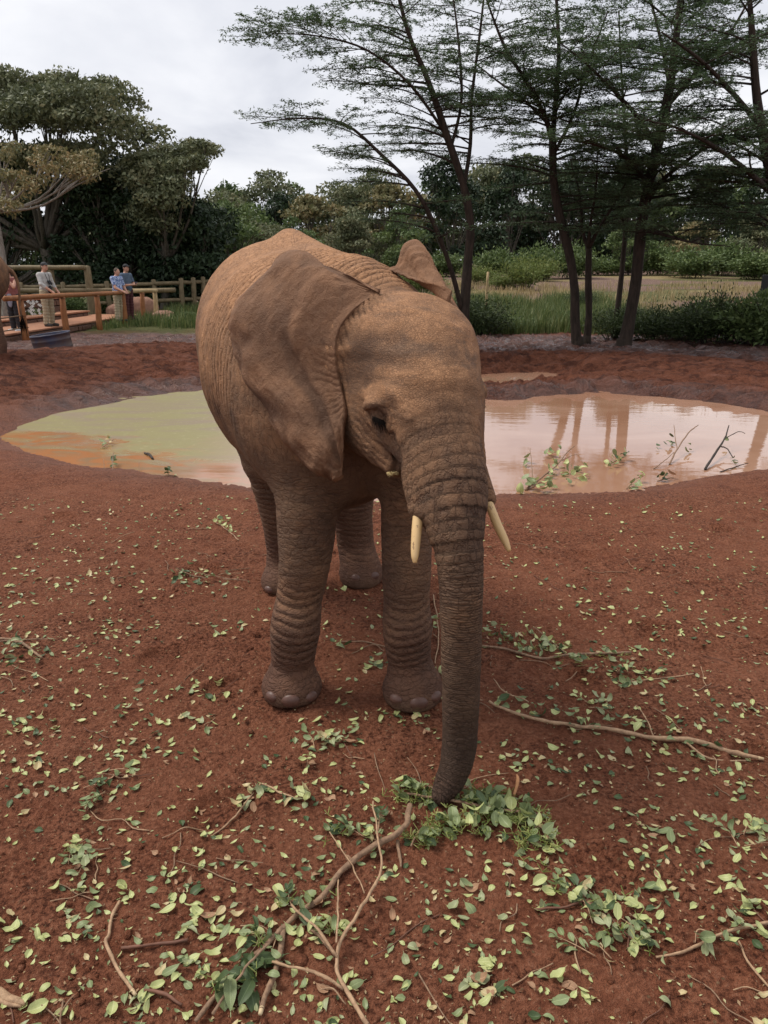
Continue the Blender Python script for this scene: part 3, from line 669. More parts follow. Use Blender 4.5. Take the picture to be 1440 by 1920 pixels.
ef = t.n('TexNoise', {'Vector': t.vscale(wp, (1, 1, .7)), 'Scale': 22, 'Detail': 6, 'Roughness': .68}); ev = t.ramp(cracks(11, t.vscale(wp2, (1, 1, .8))), [(0, 1.), (.035, .35), (.09, 0.)])
hh = t.math('ADD', hh, t.math('MULTIPLY', ear_, t.math('ADD', t.math('MULTIPLY', ef, 1.6), t.math('ADD', t.math('MULTIPLY', ev, .13), t.math('MULTIPLY', c2, .10)))))
hh = t.math('ADD', hh, t.math('MULTIPLY', nzf, .25))
hh = t.math('ADD', hh, t.math('MULTIPLY', t.noise(p, 260, 2, .6), .12))
nrm = t.bump(hh, 1.0, .009)
# colour: grey brown hide under red-orange dust; dust is thick on the upper side, mud is dark on legs and trunk
dustm = t.n('SeparateXYZ', {0: p}, out=2); gn = t.n('SeparateXYZ', {0: t.n('NewGeometry', out=1)}, out=2)
d1 = t.noise(p, 3.2, 5, .6, .6); d2 = t.noise(p, 11, 5, .65)
up = t.math('MULTIPLY', t.math('ADD', gn, .35), .75, clamp=True)
dust = t.math('ADD', t.math('MULTIPLY', up, .8), t.math('MULTIPLY', t.math('SUBTRACT', d1, .42), 1.5))
dust = t.math('ADD', dust, t.math('MULTIPLY', t.math('SUBTRACT', dustm, .95), .42))
dust = t.math('ADD', dust, t.math('MULTIPLY', t.math('SUBTRACT', d2, .5), .9))
dust = t.math('SUBTRACT', dust, t.math('ADD', t.math('MULTIPLY', mt_, .30), t.math('MULTIPLY', ml_, .12)), clamp=True)
base = t.mix(t.ramp(t.noise(p, 6, 4, .6), [(.35, 0.), (.65, 1.)]), (.120, .072, .047), (.200, .118, .070))
orange = t.mix(t.ramp(t.noise(p, 24, 4, .6), [(.35, 0.), (.7, 1.)]), (.34, .172, .084), (.48, .25, .125))
col = t.mix(dust, base, orange)
esp = t.ramp(t.noise(p, 5, 5, .65, .8), [(.35, 0.), (.65, 1.)])
col = t.mix(t.math('MULTIPLY', ear_, .82), col, t.mix(esp, (.125, .067, .041), t.mix(d2, (.185, .096, .054), (.27, .138, .075))))
tipm = t.math('MULTIPLY', mt_, t.ramp(t.math('MULTIPLY', ph_, .01), [(.36, 0.), (.62, .75)]))
col = t.mix(tipm, col, (.055, .034, .025))
# red mud on the lower legs
lowm = t.math('MULTIPLY', ml_, t.ramp(dustm, [(.0, 1.), (.25, .75), (.6, .15), (1., 0.)]))
col = t.mix(t.math('MULTIPLY', lowm, .8), col, t.mix(d2, (.075, .034, .024), (.15, .066, .042)))
# dark hair-and-grey patches on the brow ridges
dk = t.math('MULTIPLY', head_, t.ramp(t.noise(t.vscale(p, (.8, .8, 2.3)), 6.5, 5, .65, .8), [(.50, 0.), (.70, 1.)]))
col = t.mix(t.math('MULTIPLY', dk, .7), col, (.105, .075, .058))
eyed = t.n('VectorMath', {0: p, 1: tuple(float(v) for v in (EYE_R - np.array([-.28, 3.3, 0.])))}, out=1, operation='DISTANCE')
col = t.mix(t.ramp(t.math('ADD', eyed, t.math('MULTIPLY', t.math('SUBTRACT', d2, .5), .03)), [(.025, .7), (.065, 0.)]), col, (.060, .036, .027))
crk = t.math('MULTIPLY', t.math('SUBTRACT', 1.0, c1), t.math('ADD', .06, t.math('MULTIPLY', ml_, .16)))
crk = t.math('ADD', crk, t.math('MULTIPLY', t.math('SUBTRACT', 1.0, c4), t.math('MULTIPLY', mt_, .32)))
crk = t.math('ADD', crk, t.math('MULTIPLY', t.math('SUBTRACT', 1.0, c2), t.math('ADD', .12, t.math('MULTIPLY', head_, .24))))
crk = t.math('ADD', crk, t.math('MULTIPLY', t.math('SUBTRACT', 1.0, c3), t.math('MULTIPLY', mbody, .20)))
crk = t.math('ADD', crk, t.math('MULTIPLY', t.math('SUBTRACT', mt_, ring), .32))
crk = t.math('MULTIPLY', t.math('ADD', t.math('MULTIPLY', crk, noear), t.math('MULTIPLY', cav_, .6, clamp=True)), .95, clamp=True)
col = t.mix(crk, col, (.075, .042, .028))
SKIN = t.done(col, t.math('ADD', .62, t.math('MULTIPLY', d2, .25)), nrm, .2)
ORG = np.array([-.28, 3.3, 0.])
ele_root = thing('elephant', 'young red-dusted elephant with short tusks reaching its trunk down to leaves in the foreground', 'elephant', ORG)
obj('body', np_mesh('elephant_body', Vb - ORG, Qb, [SKIN], attrs=att), ele_root)
tick('elephant body %d quads' % len(Qb))
# --- tusks
ivory = MT('ivory'); p = ivory.pos()
st_ = ivory.ramp(ivory.noise(ivory.vscale(p, (1, 1, .5)), 36, 5, .72, .3), [(.58, 0.), (.64, 1.)])
icol = ivory.mix(ivory.math('MULTIPLY', st_, .75), ivory.mix(ivory.noise(p, 14, 3), (.56, .34, .13), (.76, .54, .27)), (.16, .07, .035))
ivory = ivory.done(icol, .38, ivory.bump(ivory.noise(ivory.vscale(p, (3, 3, .6)), 60, 3), .25, .002), .5)
for rows in ([(787, 940, 2.245, .0155), (783, 975, 2.21, .0160), (780, 1010, 2.175, .0148), (778, 1040, 2.15, .0118), (778, 1055, 2.14, .006)],
             [(914, 935, 2.355, .013), (921, 955, 2.33, .0140), (933, 985, 2.30, .0142), (946, 1012, 2.27, .0125), (955, 1033, 2.25, .007)]):
    c = catmull([[*Wp(a, b, Y), r] for a, b, Y, r in rows], 6)
    A = Acc(); A.tube(c[:, :3] - ORG, c[:, 3], 20); obj('tusk', A.mesh('tusk', ivory), ele_root)
# --- eye, lids, lashes
def ball(c, r, nu=20, nv=12, R=None):
    th = np.linspace(0, math.pi, nv)[:, None]; ph = (np.arange(nu) * 2 * math.pi / nu)[None, :]
    X = np.stack([np.sin(th) * np.cos(ph), np.sin(th) * np.sin(ph), np.cos(th) * np.ones_like(ph)], -1).reshape(-1, 3) * np.asarray(r)
    if R is not None: X = X @ np.asarray(R).T
    i = np.arange(nv - 1)[:, None] * nu; j = np.arange(nu)[None, :]; j2 = (j + 1) % nu
    return X + np.asarray(c), np.stack([i + j, i + nu + j, i + nu + j2, i + j2], -1).reshape(-1, 4)
eyem = simple_mat('eye_dark', (.018, .010, .007), (.01, .006, .004), 30, .6, 0, spec=.12)
V, Q = ball(EYE_R + np.array([.002, -.0165, -.0065]), (.0225, .0145, .0095), 20, 12, rotm(0, 0, 24)); obj('eye', np_mesh('eye', V - ORG, Q, [eyem]), ele_root)
lash = simple_mat('lash_black', (.012, .008, .006), rough=.8, spec=.1)
f_out = np.array([-.35, -.93, 0.])
A = Acc()
for i in range(46):
    u = (i / 45 - .5) * 2; b = EYE_R + np.array([.023 * u + .003, -.0245 - .0095 * (1 - u * u), -.002 - .0115 * u + random.uniform(-.002, .002)])
    dr = np.array([.25 * u + .25 + random.uniform(-.15, .15), -.45, -.85 + random.uniform(-.2, .2)]); L = random.uniform(.024, .042)
    pth = np.array([b + dr * L * s + np.array([0, -.004, 0]) * s * s for s in np.linspace(0, 1, 4)]); A.tube(pth - ORG, [.0011, .0010, .0007, .0003], 3)
obj('eyelashes', A.mesh('eyelashes', lash), ele_root)
A = Acc(); b0 = Wp(897, 748, 2.60)
for i in range(26):
    b = b0 + np.array([random.uniform(-.012, .004), random.uniform(-.02, .02), random.uniform(-.012, .012)]); dr = np.array([.35 + random.uniform(-.2, .2), -.2, -.8 + random.uniform(-.2, .2)]); L = random.uniform(.02, .040)
    pth = np.array([b + dr * L * s + np.array([.010, 0, 0]) * s * s for s in np.linspace(0, 1, 4)]); A.tube(pth - ORG, [.0012, .0010, .0008, .0004], 3)
obj('eyelashes', A.mesh('eyelashes_left', lash), ele_root)
# --- toenails
nail = simple_mat('toenail', (.135, .066, .047), (.085, .042, .031), 25, .45, .3, .002)
for (px, py, Y, s, yaw) in ((545, 1312, 2.625, 1.0, 0), (510, 1304, 2.66, .8, -40), (582, 1304, 2.66, .8, 40), (785, 1317, 2.59, 1.0, 8), (744, 1309, 2.61, .8, -25), (816, 1304, 2.65, .8, 45),
                            (700, 1079, 3.83, .9, 25), (668, 1082, 3.82, .8, -5), (505, 1104, 3.75, .8, -30)):
    w, d_ = hit(ele, px, py, 2.2)
    w = w + d_ * .011; V, Q = ball((w[0], w[1], max(w[2] - .004, .024 * s)), (.037 * s, .020, .027 * s), 18, 12, rotm(yaw)); obj('toenail', np_mesh('toenail', V - ORG, Q, [nail]), ele_root)
# tail tuft
A = Acc()
for i in range(70):
    a = random.uniform(0, 6.28); b = TAIL[-1, :3] + np.array([0, 0, random.uniform(-.02, .14)])
    q = b + np.array([math.cos(a) * .05, math.sin(a) * .05, -random.uniform(.15, .3)]); A.tube(np.array([b, (b + q) / 2 + np.array([math.cos(a), math.sin(a), 0]) * .02, q]) - ORG, [.003, .003, .001], 3)
obj('tail_tuft', A.mesh('tail_tuft', lash), ele_root)
# chewed scrap held at the corner of the mouth
A = Acc(); b = Wp(735, 888, 2.40)
for i in range(16):
    d_ = np.array([random.uniform(-1, 1), random.uniform(-.6, .2), random.uniform(-.5, .5)]) * .018; A.tube(np.array([b - d_, b, b + d_ * 1.3]), [.0018, .0025, .001], 4, random.random())
scrap = A.mesh('chewed_stem', simple_mat('chewed_fibre', (.55, .42, .20), (.35, .25, .10), 60), origin=b)
obj('chewed_stem', scrap, loc=b, label='pale frayed scrap of chewed stem at the corner of the elephant\'s mouth', category='plant scrap')
# ================================================================== VIEWING DECK, FENCES, PEOPLE
def log_mesh(name, L, r0, r1, mat, sides=10, seed=0, bend=.012, horiz=False):
    n = max(4, int(L / .25)); s = np.linspace(0, 1, n)
    ox = bend * vnoise2(s * 3 + seed, s * 0, 5); oy = bend * vnoise2(s * 3 + seed, s * 0 + 4, 6)
    r = (r0 + (r1 - r0) * s) * (1 + .05 * vnoise2(s * 9, s * 0 + seed, 7)); pth = np.stack([ox, oy, s * L], 1) if not horiz else np.stack([s * L, ox, oy], 1)
    A = Acc(); A.tube(pth, r, sides); return A.mesh(name, mat)
def wood(name, a, b, grey=0.0):
    t = MT(name); p = t.pos(); q = t.vscale(p, (1, 1, .12)); f = t.noise(q, 30, 4, .6); g = t.noise(p, 4, 3, .6)
    c = t.mix(t.ramp(f, [(.3, 0.), (.7, 1.)]), a, b); c = t.mix(t.ramp(g, [(.45, 0.), (.7, .5)]), c, tuple(x * .55 for x in a))
    return t.done(c, .65, t.bump(f, .4, .006), .3)
W_OR = wood('orange_log', (.24, .088, .030), (.40, .17, .065)); W_GR = wood('weathered_log', (.13, .095, .05), (.25, .19, .105))
W_PALE = wood('pale_log_end', (.36, .25, .12), (.52, .38, .20)); W_DECK = wood('deck_plank', (.30, .125, .055), (.46, .22, .11))
STONEM = simple_mat('rough_stone', (.17, .085, .052), (.060, .036, .026), 9, .85, .6, .02); MORT = simple_mat('mortar', (.10, .055, .038), (.06, .034, .024), 20, .9)
CAPM = simple_mat('red_slab', (.40, .19, .105), (.27, .12, .065), 8, .8, .3, .01)
def post_xy(i): Yv = (20.0, 22.3, 24.6, 26.7, 28.5, 29.9)[i]; return (-9.12 + .055 * (Yv - 20), Yv)
r_f = thing('log_fence', 'round orange-brown log rail on leaning posts in front of the viewing deck', 'fence', (-9.1, 20, 0))
org = np.array([-9.1, 20, 0.])
RAILZ = 1.12
for i in range(6):
    x, y = post_xy(i); z = gz(x, y) - .1
    me = log_mesh('post', RAILZ - z - .05, .092, .078, W_OR if i < 5 else W_PALE, 12, i + 1)
    po = obj('post', me, r_f, (x - org[0], y - org[1], z), (0, random.uniform(-.03, .03) , 0))
    th = np.linspace(0, 2 * math.pi, 17)
    for hz_ in ((.62, .38) if i == 0 else (.93,)):
        A = Acc(); A.tube(np.stack([.112 * np.cos(th), .112 * np.sin(th), th * 0 + hz_ * (RAILZ - z)], 1), .006, 5)
        obj('binding_ring', A.mesh('binding', simple_mat('band', (.05, .025, .015), rough=.6)), po)
for a, b, m in ((-.35, 3.0, W_OR), (3.0, 5.12, W_PALE)):
    def at(u):
        i = int(min(max(math.floor(u), 0), 4)); p0, p1 = post_xy(i), post_xy(i + 1); k = u - i; return np.array([p0[0] + (p1[0] - p0[0]) * k, p0[1] + (p1[1] - p0[1]) * k, RAILZ])
    P0, P1 = at(a), at(b); L = np.linalg.norm(P1 - P0); me = log_mesh('rail', L, .066, .062, m, 12, int(a * 3 + 9), .02, True)
    obj('rail', me, r_f, tuple(P0 - org), (0, 0, math.atan2(*(P1 - P0)[[1, 0]])))
# rough ladder gate beside the second elephant: wires and a thin post
A = Acc()
g0_, g1_ = np.array([-9.12, 20, 0]), np.array([-9.25, 16.2, 0])
for z in (.38, .68):
    pth = np.array([g0_ * (1 - k) + g1_ * k + [0, 0, z - .03 * math.sin(k * 3.1)] for k in np.linspace(0, 1, 8)]); A.tube(pth - org, .016, 5)
obj('wire', A.mesh('wire', simple_mat('rope', (.20, .13, .075), rough=.7)), r_f)
pp = g0_ * .62 + g1_ * .38; obj('stay', log_mesh('stay', .95, .022, .018, W_GR, 6, 3), r_f, tuple(pp - org))
# --- deck: stone wall, slabs, steps
d_r = thing('viewing_deck', 'raised stone-faced deck with orange slab walkway and two steps behind the log rail', 'platform', (-9.3, 22, 0)); org = np.array([-9.3, 22, 0.])
def boxm(sx, sy, sz, bev=.01, seed=0, jit=0.0):
    """bevelled block, sides sx, sy, sz, standing on z = 0, corners a little uneven"""
    rs = random.Random(seed); V, F = [], []; b = min(bev, sx / 3, sy / 3, sz / 3)
    for z, ins in ((0, b), (b, 0), (sz - b, 0), (sz, b)):
        for x, y in ((-1, -1), (1, -1), (1, 1), (-1, 1)):
            V.append((x * (sx / 2 - ins) + rs.uniform(-jit, jit), y * (sy / 2 - ins) + rs.uniform(-jit, jit), z + rs.uniform(-jit, jit) * .5))
    for k in range(3):
        for q in range(4): F.append((k * 4 + q, k * 4 + (q + 1) % 4, k * 4 + 4 + (q + 1) % 4, k * 4 + 4 + q))
    F += [(3, 2, 1, 0), (12, 13, 14, 15)]; return np.array(V), np.array(F)
core = [((-9.24 - 1.1, 22.3), (1.9, 15.6, .20)), ((-11.45, 21.9), (1.1, 14.6, .40)), ((-12.3, 27.3), (1.2, 3.4, .86))]
for (cx_, cy_), (sx, sy, sz) in core:
    V, F = boxm(sx, sy, sz + .3, .01); V[:, 2] -= .3; obj('core', np_mesh('core', V + np.array([cx_, cy_, 0]) - org, F, [MORT], smooth=False), d_r)
def stone_face(x0, y0, y1, z0, z1, hmean, name='stone', seed=1, nrm=1.0, alongx=False):
    rs = random.Random(seed); z = z0
    while z < z1 - .03:
        hgt = min(hmean * rs.uniform(.8, 1.25), z1 - z); y = y0
        while y < y1:
            w = min(rs.uniform(.22, .48), y1 - y + .01); 
            if w < .08: break
            V, F = boxm(.10, w - .025, hgt - .022, .022, rs.randint(0, 9999), .012)
            c_ = np.array([x0 + rs.uniform(-.015, .02), y + w / 2, z]) - org if not alongx else np.array([y + w / 2, x0, z]) - org
            obj(name, np_mesh(name, V, F, [STONEM], smooth=False), d_r, tuple(c_), (0, 0, 0 if not alongx else math.pi / 2)); y += w
        z += hgt
stone_face(-9.40, 15.0, 29.9, -.12, .19, .16, seed=3)
stone_face(-10.89, 19.0, 29.0, .20, .37, .17, seed=4)
stone_face(-11.68, 25.6, 29.0, .40, .84, .22, seed=5)
for x0, w, z, ya, yb in ((-10.18, 1.66, .20, 14.6, 30.1), (-11.42, 1.16, .375, 14.7, 29.25), (-12.28, 1.3, .86, 25.5, 29.1)):
    y = ya; k = 0
    while y < yb:
        L = min(random.uniform(1.1, 1.7), yb - y); V, F = boxm(w, L - .012, .055, .012, k, .004); k += 1
        obj('slab', np_mesh('slab', V, F, [CAPM], smooth=False), d_r, (x0 - org[0], y + L / 2 - org[1], z)); y += L
# --- weathered back fences
def rail_between(parent, org, a, b, r, mat, seed=1):
    a, b = np.asarray(a, float), np.asarray(b, float); d = b - a; L = np.linalg.norm(d)
    o = obj('rail', log_mesh('rail', L, r, r * .92, mat, 8, seed, .02, True), parent, tuple(a - org)); o.rotation_euler = (0, -math.asin(d[2] / L), math.atan2(d[1], d[0])); return o
b_r = thing('log_fence', 'weathered grey-brown two-rail log fence running along the foot of the dark forest', 'fence', (-12, 36, 0)); org = np.array([-12, 36, 0.])
bf = [Wp(x, 560, Y) for x, Y in ((40, 33.0), (120, 33.3), (205, 33.6), (292, 33.9), (341, 34.4), (364, 34.8), (382, 35.2), (410, 35.6), (450, 36))]
pts = []
for q in bf: z = gz(q[0], q[1]); pts.append(np.array([q[0], q[1], z]))
for i, q in enumerate(pts):
    obj('post', log_mesh('post', 1.45, .115, .10, W_GR, 8, i + 20), b_r, (q[0] - org[0], q[1] - org[1], q[2] - .15), (random.uniform(-.04, .04), random.uniform(-.04, .04), 0))
for i in range(len(pts) - 1):
    for z in (1.12, .42): rail_between(b_r, org, pts[i] + [0, 0, z], pts[i + 1] + [0, 0, z], .085, W_GR, i)
c_r = thing('tall_railing', 'tall weathered post with two horizontal logs behind the man in the cap', 'fence', (-12.5, 31, 0)); org = np.array([-12.5, 31, 0.])
P1, P2, P0 = [np.array([*Wp(x, 560, 31)[:2], 0.]) for x in (170, 100, 20)]
for q, hgt in ((P1, 2.0), (P2, 2.0), (P0, 1.98)): obj('post', log_mesh('post', hgt + .2, .15, .13, W_GR, 10, int(q[0] * 10)), c_r, (q[0] - org[0], q[1] - org[1], -.2))
for z in (1.93, 1.08): rail_between(c_r, org, P0 + [-.3, 0, z], P1 + [-.04, -.12, z + .04], .095, W_GR, 4)
rail_between(c_r, org, P1 + [-.04, -.12, 1.1], np.array([-8.2, 31.4, 1.12]), .1, W_GR, 5)
# thin post in the grass and a dark box post at the right edge
q = Wp(910, 590, 27); z = gz(q[0], q[1]); obj('marker_post', log_mesh('marker_post', 1.75, .05, .042, W_PALE, 8, 5), loc=(q[0], q[1], z), rot=(0, .02, 0), label='thin pale marker post standing alone in the green grass beside the elephant\'s head', category='post')
q = Wp(1434, 560, 20.2); z = gz(q[0], q[1]); bt = thing('notice_board', 'black board on a post at the right edge of the field', 'board', (q[0], q[1], z))
dkm = simple_mat('black_board', (.012, .012, .014), (.006, .006, .007), 20, .5)
V, F = boxm(.5, .06, .76, .012); obj('panel', np_mesh('panel', V, F, [dkm], smooth=False), bt, (.12, 0, .90 - z))
obj('post', log_mesh('post', 1.6 - z, .04, .04, W_GR, 8, 6), bt, (.12, .06, -.1))
# --- blue half drum lying in the mud
q = Gp(123, 656, .02); q = np.array([q[0], q[1] - .6, gz(q[0], q[1] - .6)])
t = MT('muddy_blue_paint'); p = t.pos(); z_ = t.n('SeparateXYZ', {0: p}, out=2)
mm = t.ramp(t.math('ADD', t.noise(p, 3.5, 5, .6), t.math('MULTIPLY', z_, .9)), [(.66, 1.), (.98, 0.)])
DRUM = t.done(t.mix(mm, (.022, .036, .085), (.085, .048, .038)), .5, t.bump(t.noise(p, 30), .2, .004)); RIMM = simple_mat('drum_rim', (.11, .12, .18), (.06, .05, .06), 20, .4)
dr = thing('half_drum', 'blue half drum smeared with red mud lying in front of the deck wall', 'drum', tuple(q))
th = np.linspace(0, 2 * math.pi, 49)[:-1]; prof = [(.40, -.06), (.405, .1), (.415, .12), (.405, .14), (.405, .27), (.415, .285), (.405, .30), (.41, .395), (.42, .40), (.42, .415), (.40, .415), (.395, .40), (.39, .0), (.2, -.01), (.01, -.01)]
V = np.array([(r * math.cos(a), r * math.sin(a), z) for r, z in prof for a in th]); i = np.arange(len(prof) - 1)[:, None] * 48; j = np.arange(48)[None, :]; j2 = (j + 1) % 48
obj('shell', np_mesh('drum', V, np.stack([i + j, i + j2, i + 48 + j2, i + 48 + j], -1).reshape(-1, 4), [DRUM]), dr, rot=(math.radians(3), math.radians(-7), 0))
A = Acc(); A.tube(np.stack([.41 * np.cos(np.append(th, 0)), .41 * np.sin(np.append(th, 0)), np.full(49, .415)], 1), .012, 6); obj('rim', A.mesh('rim', RIMM), dr, rot=(math.radians(3), math.radians(-7), 0))
# --- boulders at the end of the deck
def boulder(c, r, name, label, mat, seed):
    V, Q = ball((0, 0, 0), (1, 1, 1), 28, 20); n = V / (np.linalg.norm(V, axis=1, keepdims=True) + 1e-9)
    V = n * (1 + .22 * fbm(n * 1.3 + seed, 3, seed) + .05 * fbm(n * 5 + seed, 3, seed + 1))[:, None]; V = np.sign(V) * np.abs(V) ** .82 * np.asarray(r)
    obj(name, np_mesh(name, V, Q, [mat]), loc=c, label=label, category='rock')
ROCK = simple_mat('pink_rock', (.40, .22, .15), (.22, .11, .075), 5, .85, .5, .03)
for px, py, Y, r, lb in ((262, 583, 31.5, (.70, .4, .45), 'large squared orange-pink boulder behind the last rail posts'), (305, 597, 29.5, (.42, .35, .2), 'low rounded pink boulder in the weeds beside the end post'), (222, 566, 31.0, (.5, .4, .35), 'brown boulder behind the man in the flowered shirt'),
                         (318, 606, 28.6, (.3, .25, .14), 'small flat stone among weeds right of the low pink boulder')):
    q = Wp(px, py, Y); boulder((q[0], q[1], gz(q[0], q[1]) + r[2] * .55), r, 'boulder', lb, ROCK, int(px))
# --- people, modelled as signed distance shapes: skin body, clothes a little proud of it
def person(label, x, y, z, face, H, pose, cloth, cap=None, hair=None, extras=(), female=False):
    """face: heading in degrees, 0 looks along -Y. pose gives wrists and elbows in the person's frame (x right, y back, z up), unit metres for 1.75 m"""
    k = H / 1.75; r = thing('person', label, 'person', (x, y, z), math.radians(face)); h = .014
    hipz, shz = .93, 1.43; sh = .19 if not female else .165
    legs = [[(s * .10, 0, .93, .095), (s * .105, -.015, .50, .062), (s * .11, .02, .09, .042)] for s in (1, -1)]
    feet = [[(s * .11, .03, .045, .042), (s * .125, -.15, .032, .034)] for s in (1, -1)]
    hd = np.array(pose.get('head', (0, -.02, 1.625)))
    def chain(P, rows, gr=0.0):
        d = None
        for a, b in zip(rows[:-1], rows[1:]):
            c = s_cone(P, a[:3], b[:3], a[3] + gr, b[3] + gr); d = c if d is None else smin(d, c, .02)
        return d
    arms = []
    for s, nm in ((1, 'R'), (-1, 'L')):
        el, wr = pose[nm]; arms.append([(s * sh, .01, shz - .03, .055), (*el, .042), (*wr, .028)])
    def torso(P, gr=0.0):
        d = s_ell(P, (0, .0, 1.22), (.165 + gr, .105 + gr, .28), None); d = smin(d, s_ell(P, (0, .0, 1.0), (.155 + gr, .115 + gr, .15)), .06)
        return smin(d, s_cone(P, (sh - .02, 0, shz - .02), (-sh + .02, 0, shz - .02), .06 + gr, .06 + gr), .08)
    def bodyf(P):
        d = torso(P)
        for a in legs + feet: d = smin(d, chain(P, a), .04)
        for a in arms:
            d = smin(d, chain(P, a), .03); wr = np.array(a[-1][:3]); el = np.array(a[1][:3]); u = (wr - el) / np.linalg.norm(wr - el)
            v = np.cross(u, (0, 0, 1.)); v /= np.linalg.norm(v) + 1e-6; dn = np.array(pose.get('hand', (0, -.35, -.6)))
            palm = wr + u * .055; d = smin(d, s_cone(P, wr, palm, .027, .034), .02)
            for q in range(4):
                b = palm + v * (.024 * (q - 1.5)); e1 = b + u * (.040 + .006 * (q in (1, 2))) + dn * .012; e2 = e1 + (u * .5 + dn * .8) * .028
                d = smin(d, s_cone(P, b, e1, .0105, .010), .004); d = smin(d, s_cone(P, e1, e2, .010, .008), .004)
            tb = palm - u * .025 + v * .03; d = smin(d, s_cone(P, tb, tb + v * .025 + u * .035, .012, .009), .005)
        d = smin(d, s_cone(P, (0, .015, 1.42), hd + np.array([0, .02, -.06]), .062, .055), .04)
        hh_ = s_ell(P, hd, (.074, .095, .112)); hh_ = smin(hh_, s_ell(P, hd + np.array([0, -.045, -.055]), (.052, .05, .055)), .03)
        hh_ = smin(hh_, s_cone(P, hd + np.array([0, -.088, .012]), hd + np.array([0, -.112, -.022]), .010, .016), .012)
        for s in (1, -1):
            hh_ = smin(hh_, s_ell(P, hd + np.array([s * .078, .01, -.005]), (.012, .022, .034)), .01)
            hh_ = smax(hh_, -s_ell(P, hd + np.array([s * .030, -.100, .012]), (.018, .018, .012)), .012)
        return smin(d, hh_, .02)
    lo, hi = (-.62, -.62, -.02), (.62, .40, 1.85)
    def build(name, f, mat, parent=r, lo=lo, hi=hi):
        V, Q = mesh_sdf(f, lo, hi, h, .06); V, _ = project(f, V, 1); return obj(name, np_mesh(name, V * k, Q, [mat]), parent)
    body = build('body', bodyf, SKINP)
    sl = cloth.get('sleeve', .5)
    def topf(P):
        d = torso(P, .018 + .0); d = smin(d, s_ell(P, (0, -.01, 1.04), (.175, .14, .17) if cloth.get('belly') else (.168, .125, .16)), .05)
        for a in arms:
            s0, e0, w0 = [np.array(q[:3]) for q in a]
            if sl <= 0: continue
            if sl < 1: c = s_cone(P, s0, s0 + (e0 - s0) * sl, .068, .062)
            else: c = smin(s_cone(P, s0, e0, .068, .056), s_cone(P, e0, e0 + (w0 - e0) * (sl - 1), .056, .046), .02)
            d = smin(d, c, .03)
        d = d + .0035 * np.sin(P[:, 2] * 60 + 9 * P[:, 0]) * sst(1.35, 1.1, P[:, 2])
        return smax(smax(d, cloth.get('hem', .88) - P[:, 2], .008), P[:, 2] - (1.485 - (.04 if sl <= 0 else 0)), .01)
    def legf_(P):
        d = s_ell(P, (0, .0, .97), (.165, .122, .12))
        for a in legs: d = smin(d, chain(P, a, cloth.get('loose', .018)), .05)
        for a in legs: d = np.minimum(d, s_cone(P, a[1][:3], a[2][:3], a[1][3] + .022, a[2][3] + .032))
        d = d + .004 * np.sin(P[:, 2] * 70 + 6 * P[:, 0])
        return smax(smax(d, P[:, 2] - 1.03, .01), .055 - P[:, 2], .008)
    build('shirt', topf, cloth['top']); build('trousers', legf_, cloth['bottom'], hi=(.62, .4, 1.1))
    def shf(P):
        d = None
        for s in (1, -1):
            c = smin(s_cone(P, (s * .11, .04, .045), (s * .128, -.16, .034), .052, .043), s_ell(P, (s * .11, .03, .08), (.05, .06, .05)), .02); d = c if d is None else np.minimum(d, c)
        return smax(d, .0 - P[:, 2], .005)
    build('shoes', shf, cloth['shoe'], hi=(.62, .4, .3))
    if hair is not None:
        def hf(P):
            d = s_ell(P, hd + np.array([0, .018, .022]), (.083, .098, .108)); d = smax(d, (hd[1] - .052) - P[:, 1] - (P[:, 2] - hd[2] - .03) * .8, .015)
            if hair[1] == 'long':
                for s in (1, -1): d = smin(d, chain(P, [(*(hd + [s * .055, .03, .04]), .04), (*(hd + [s * .085, .02, -.14]), .04), (*(hd + [s * .10, -.02, -.34]), .028)]), .03)
            return d
        build('hair', hf, hair[0], lo=(-.3, -.3, 1.2))
    if cap is not None:
        def cf(P):
            d = s_ell(P, hd + np.array([0, .005, .045]), (.086, .105, .088)); d = smax(d, hd[2] + .045 - P[:, 2], .006)
            b_ = s_ell(P, hd + np.array([0, -.125, .055]), (.072, .085, .012)); return smin(d, b_, .01)
        build('cap', cf, cap, lo=(-.3, -.4, 1.5))
    for f in extras: f(r, k, build)
    return r
SKINP = simple_mat('skin', (.58, .32, .22), (.50, .25, .17), 12, .5, .05, .002)
def cl(name, a, b=None, sc=14): return simple_mat(name, a, b or tuple(x * .72 for x in a), sc, .8, .25, .006)
DARKC = cl('black_cloth', (.022, .022, .026)); WHITE = cl('pale_shirt', (.56, .54, .51)); KHAKI = cl('khaki', (.46, .38, .25))
t = MT('flowered_shirt'); p = t.pos(); f = t.noise(p, 26, 3, .6, 1.0); FLOW = t.done(t.ramp(f, [(.0, (.06, .10, .26)), (.46, (.12, .20, .44)), (.52, (.55, .62, .78)), (1, (.42, .50, .70))], 'CONSTANT'), .8)
BLUEP = cl('slate_polo', (.10, .14, .20)); MAROON = cl('maroon', (.085, .022, .024)); SHOE = cl('shoe_grey', (.06, .055, .05)); WSHOE = cl('shoe_white', (.65, .65, .65)); GREYCAP = cl('cap_grey', (.045, .045, .05))
HAIRD = cl('hair_brown', (.035, .022, .014)); HAIRG = cl('hair_greybrown', (.10, .07, .05)); PINK = cl('dusty_red_top', (.28, .10, .09)); BAGM = cl('grey_cloth', (.26, .27, .34))
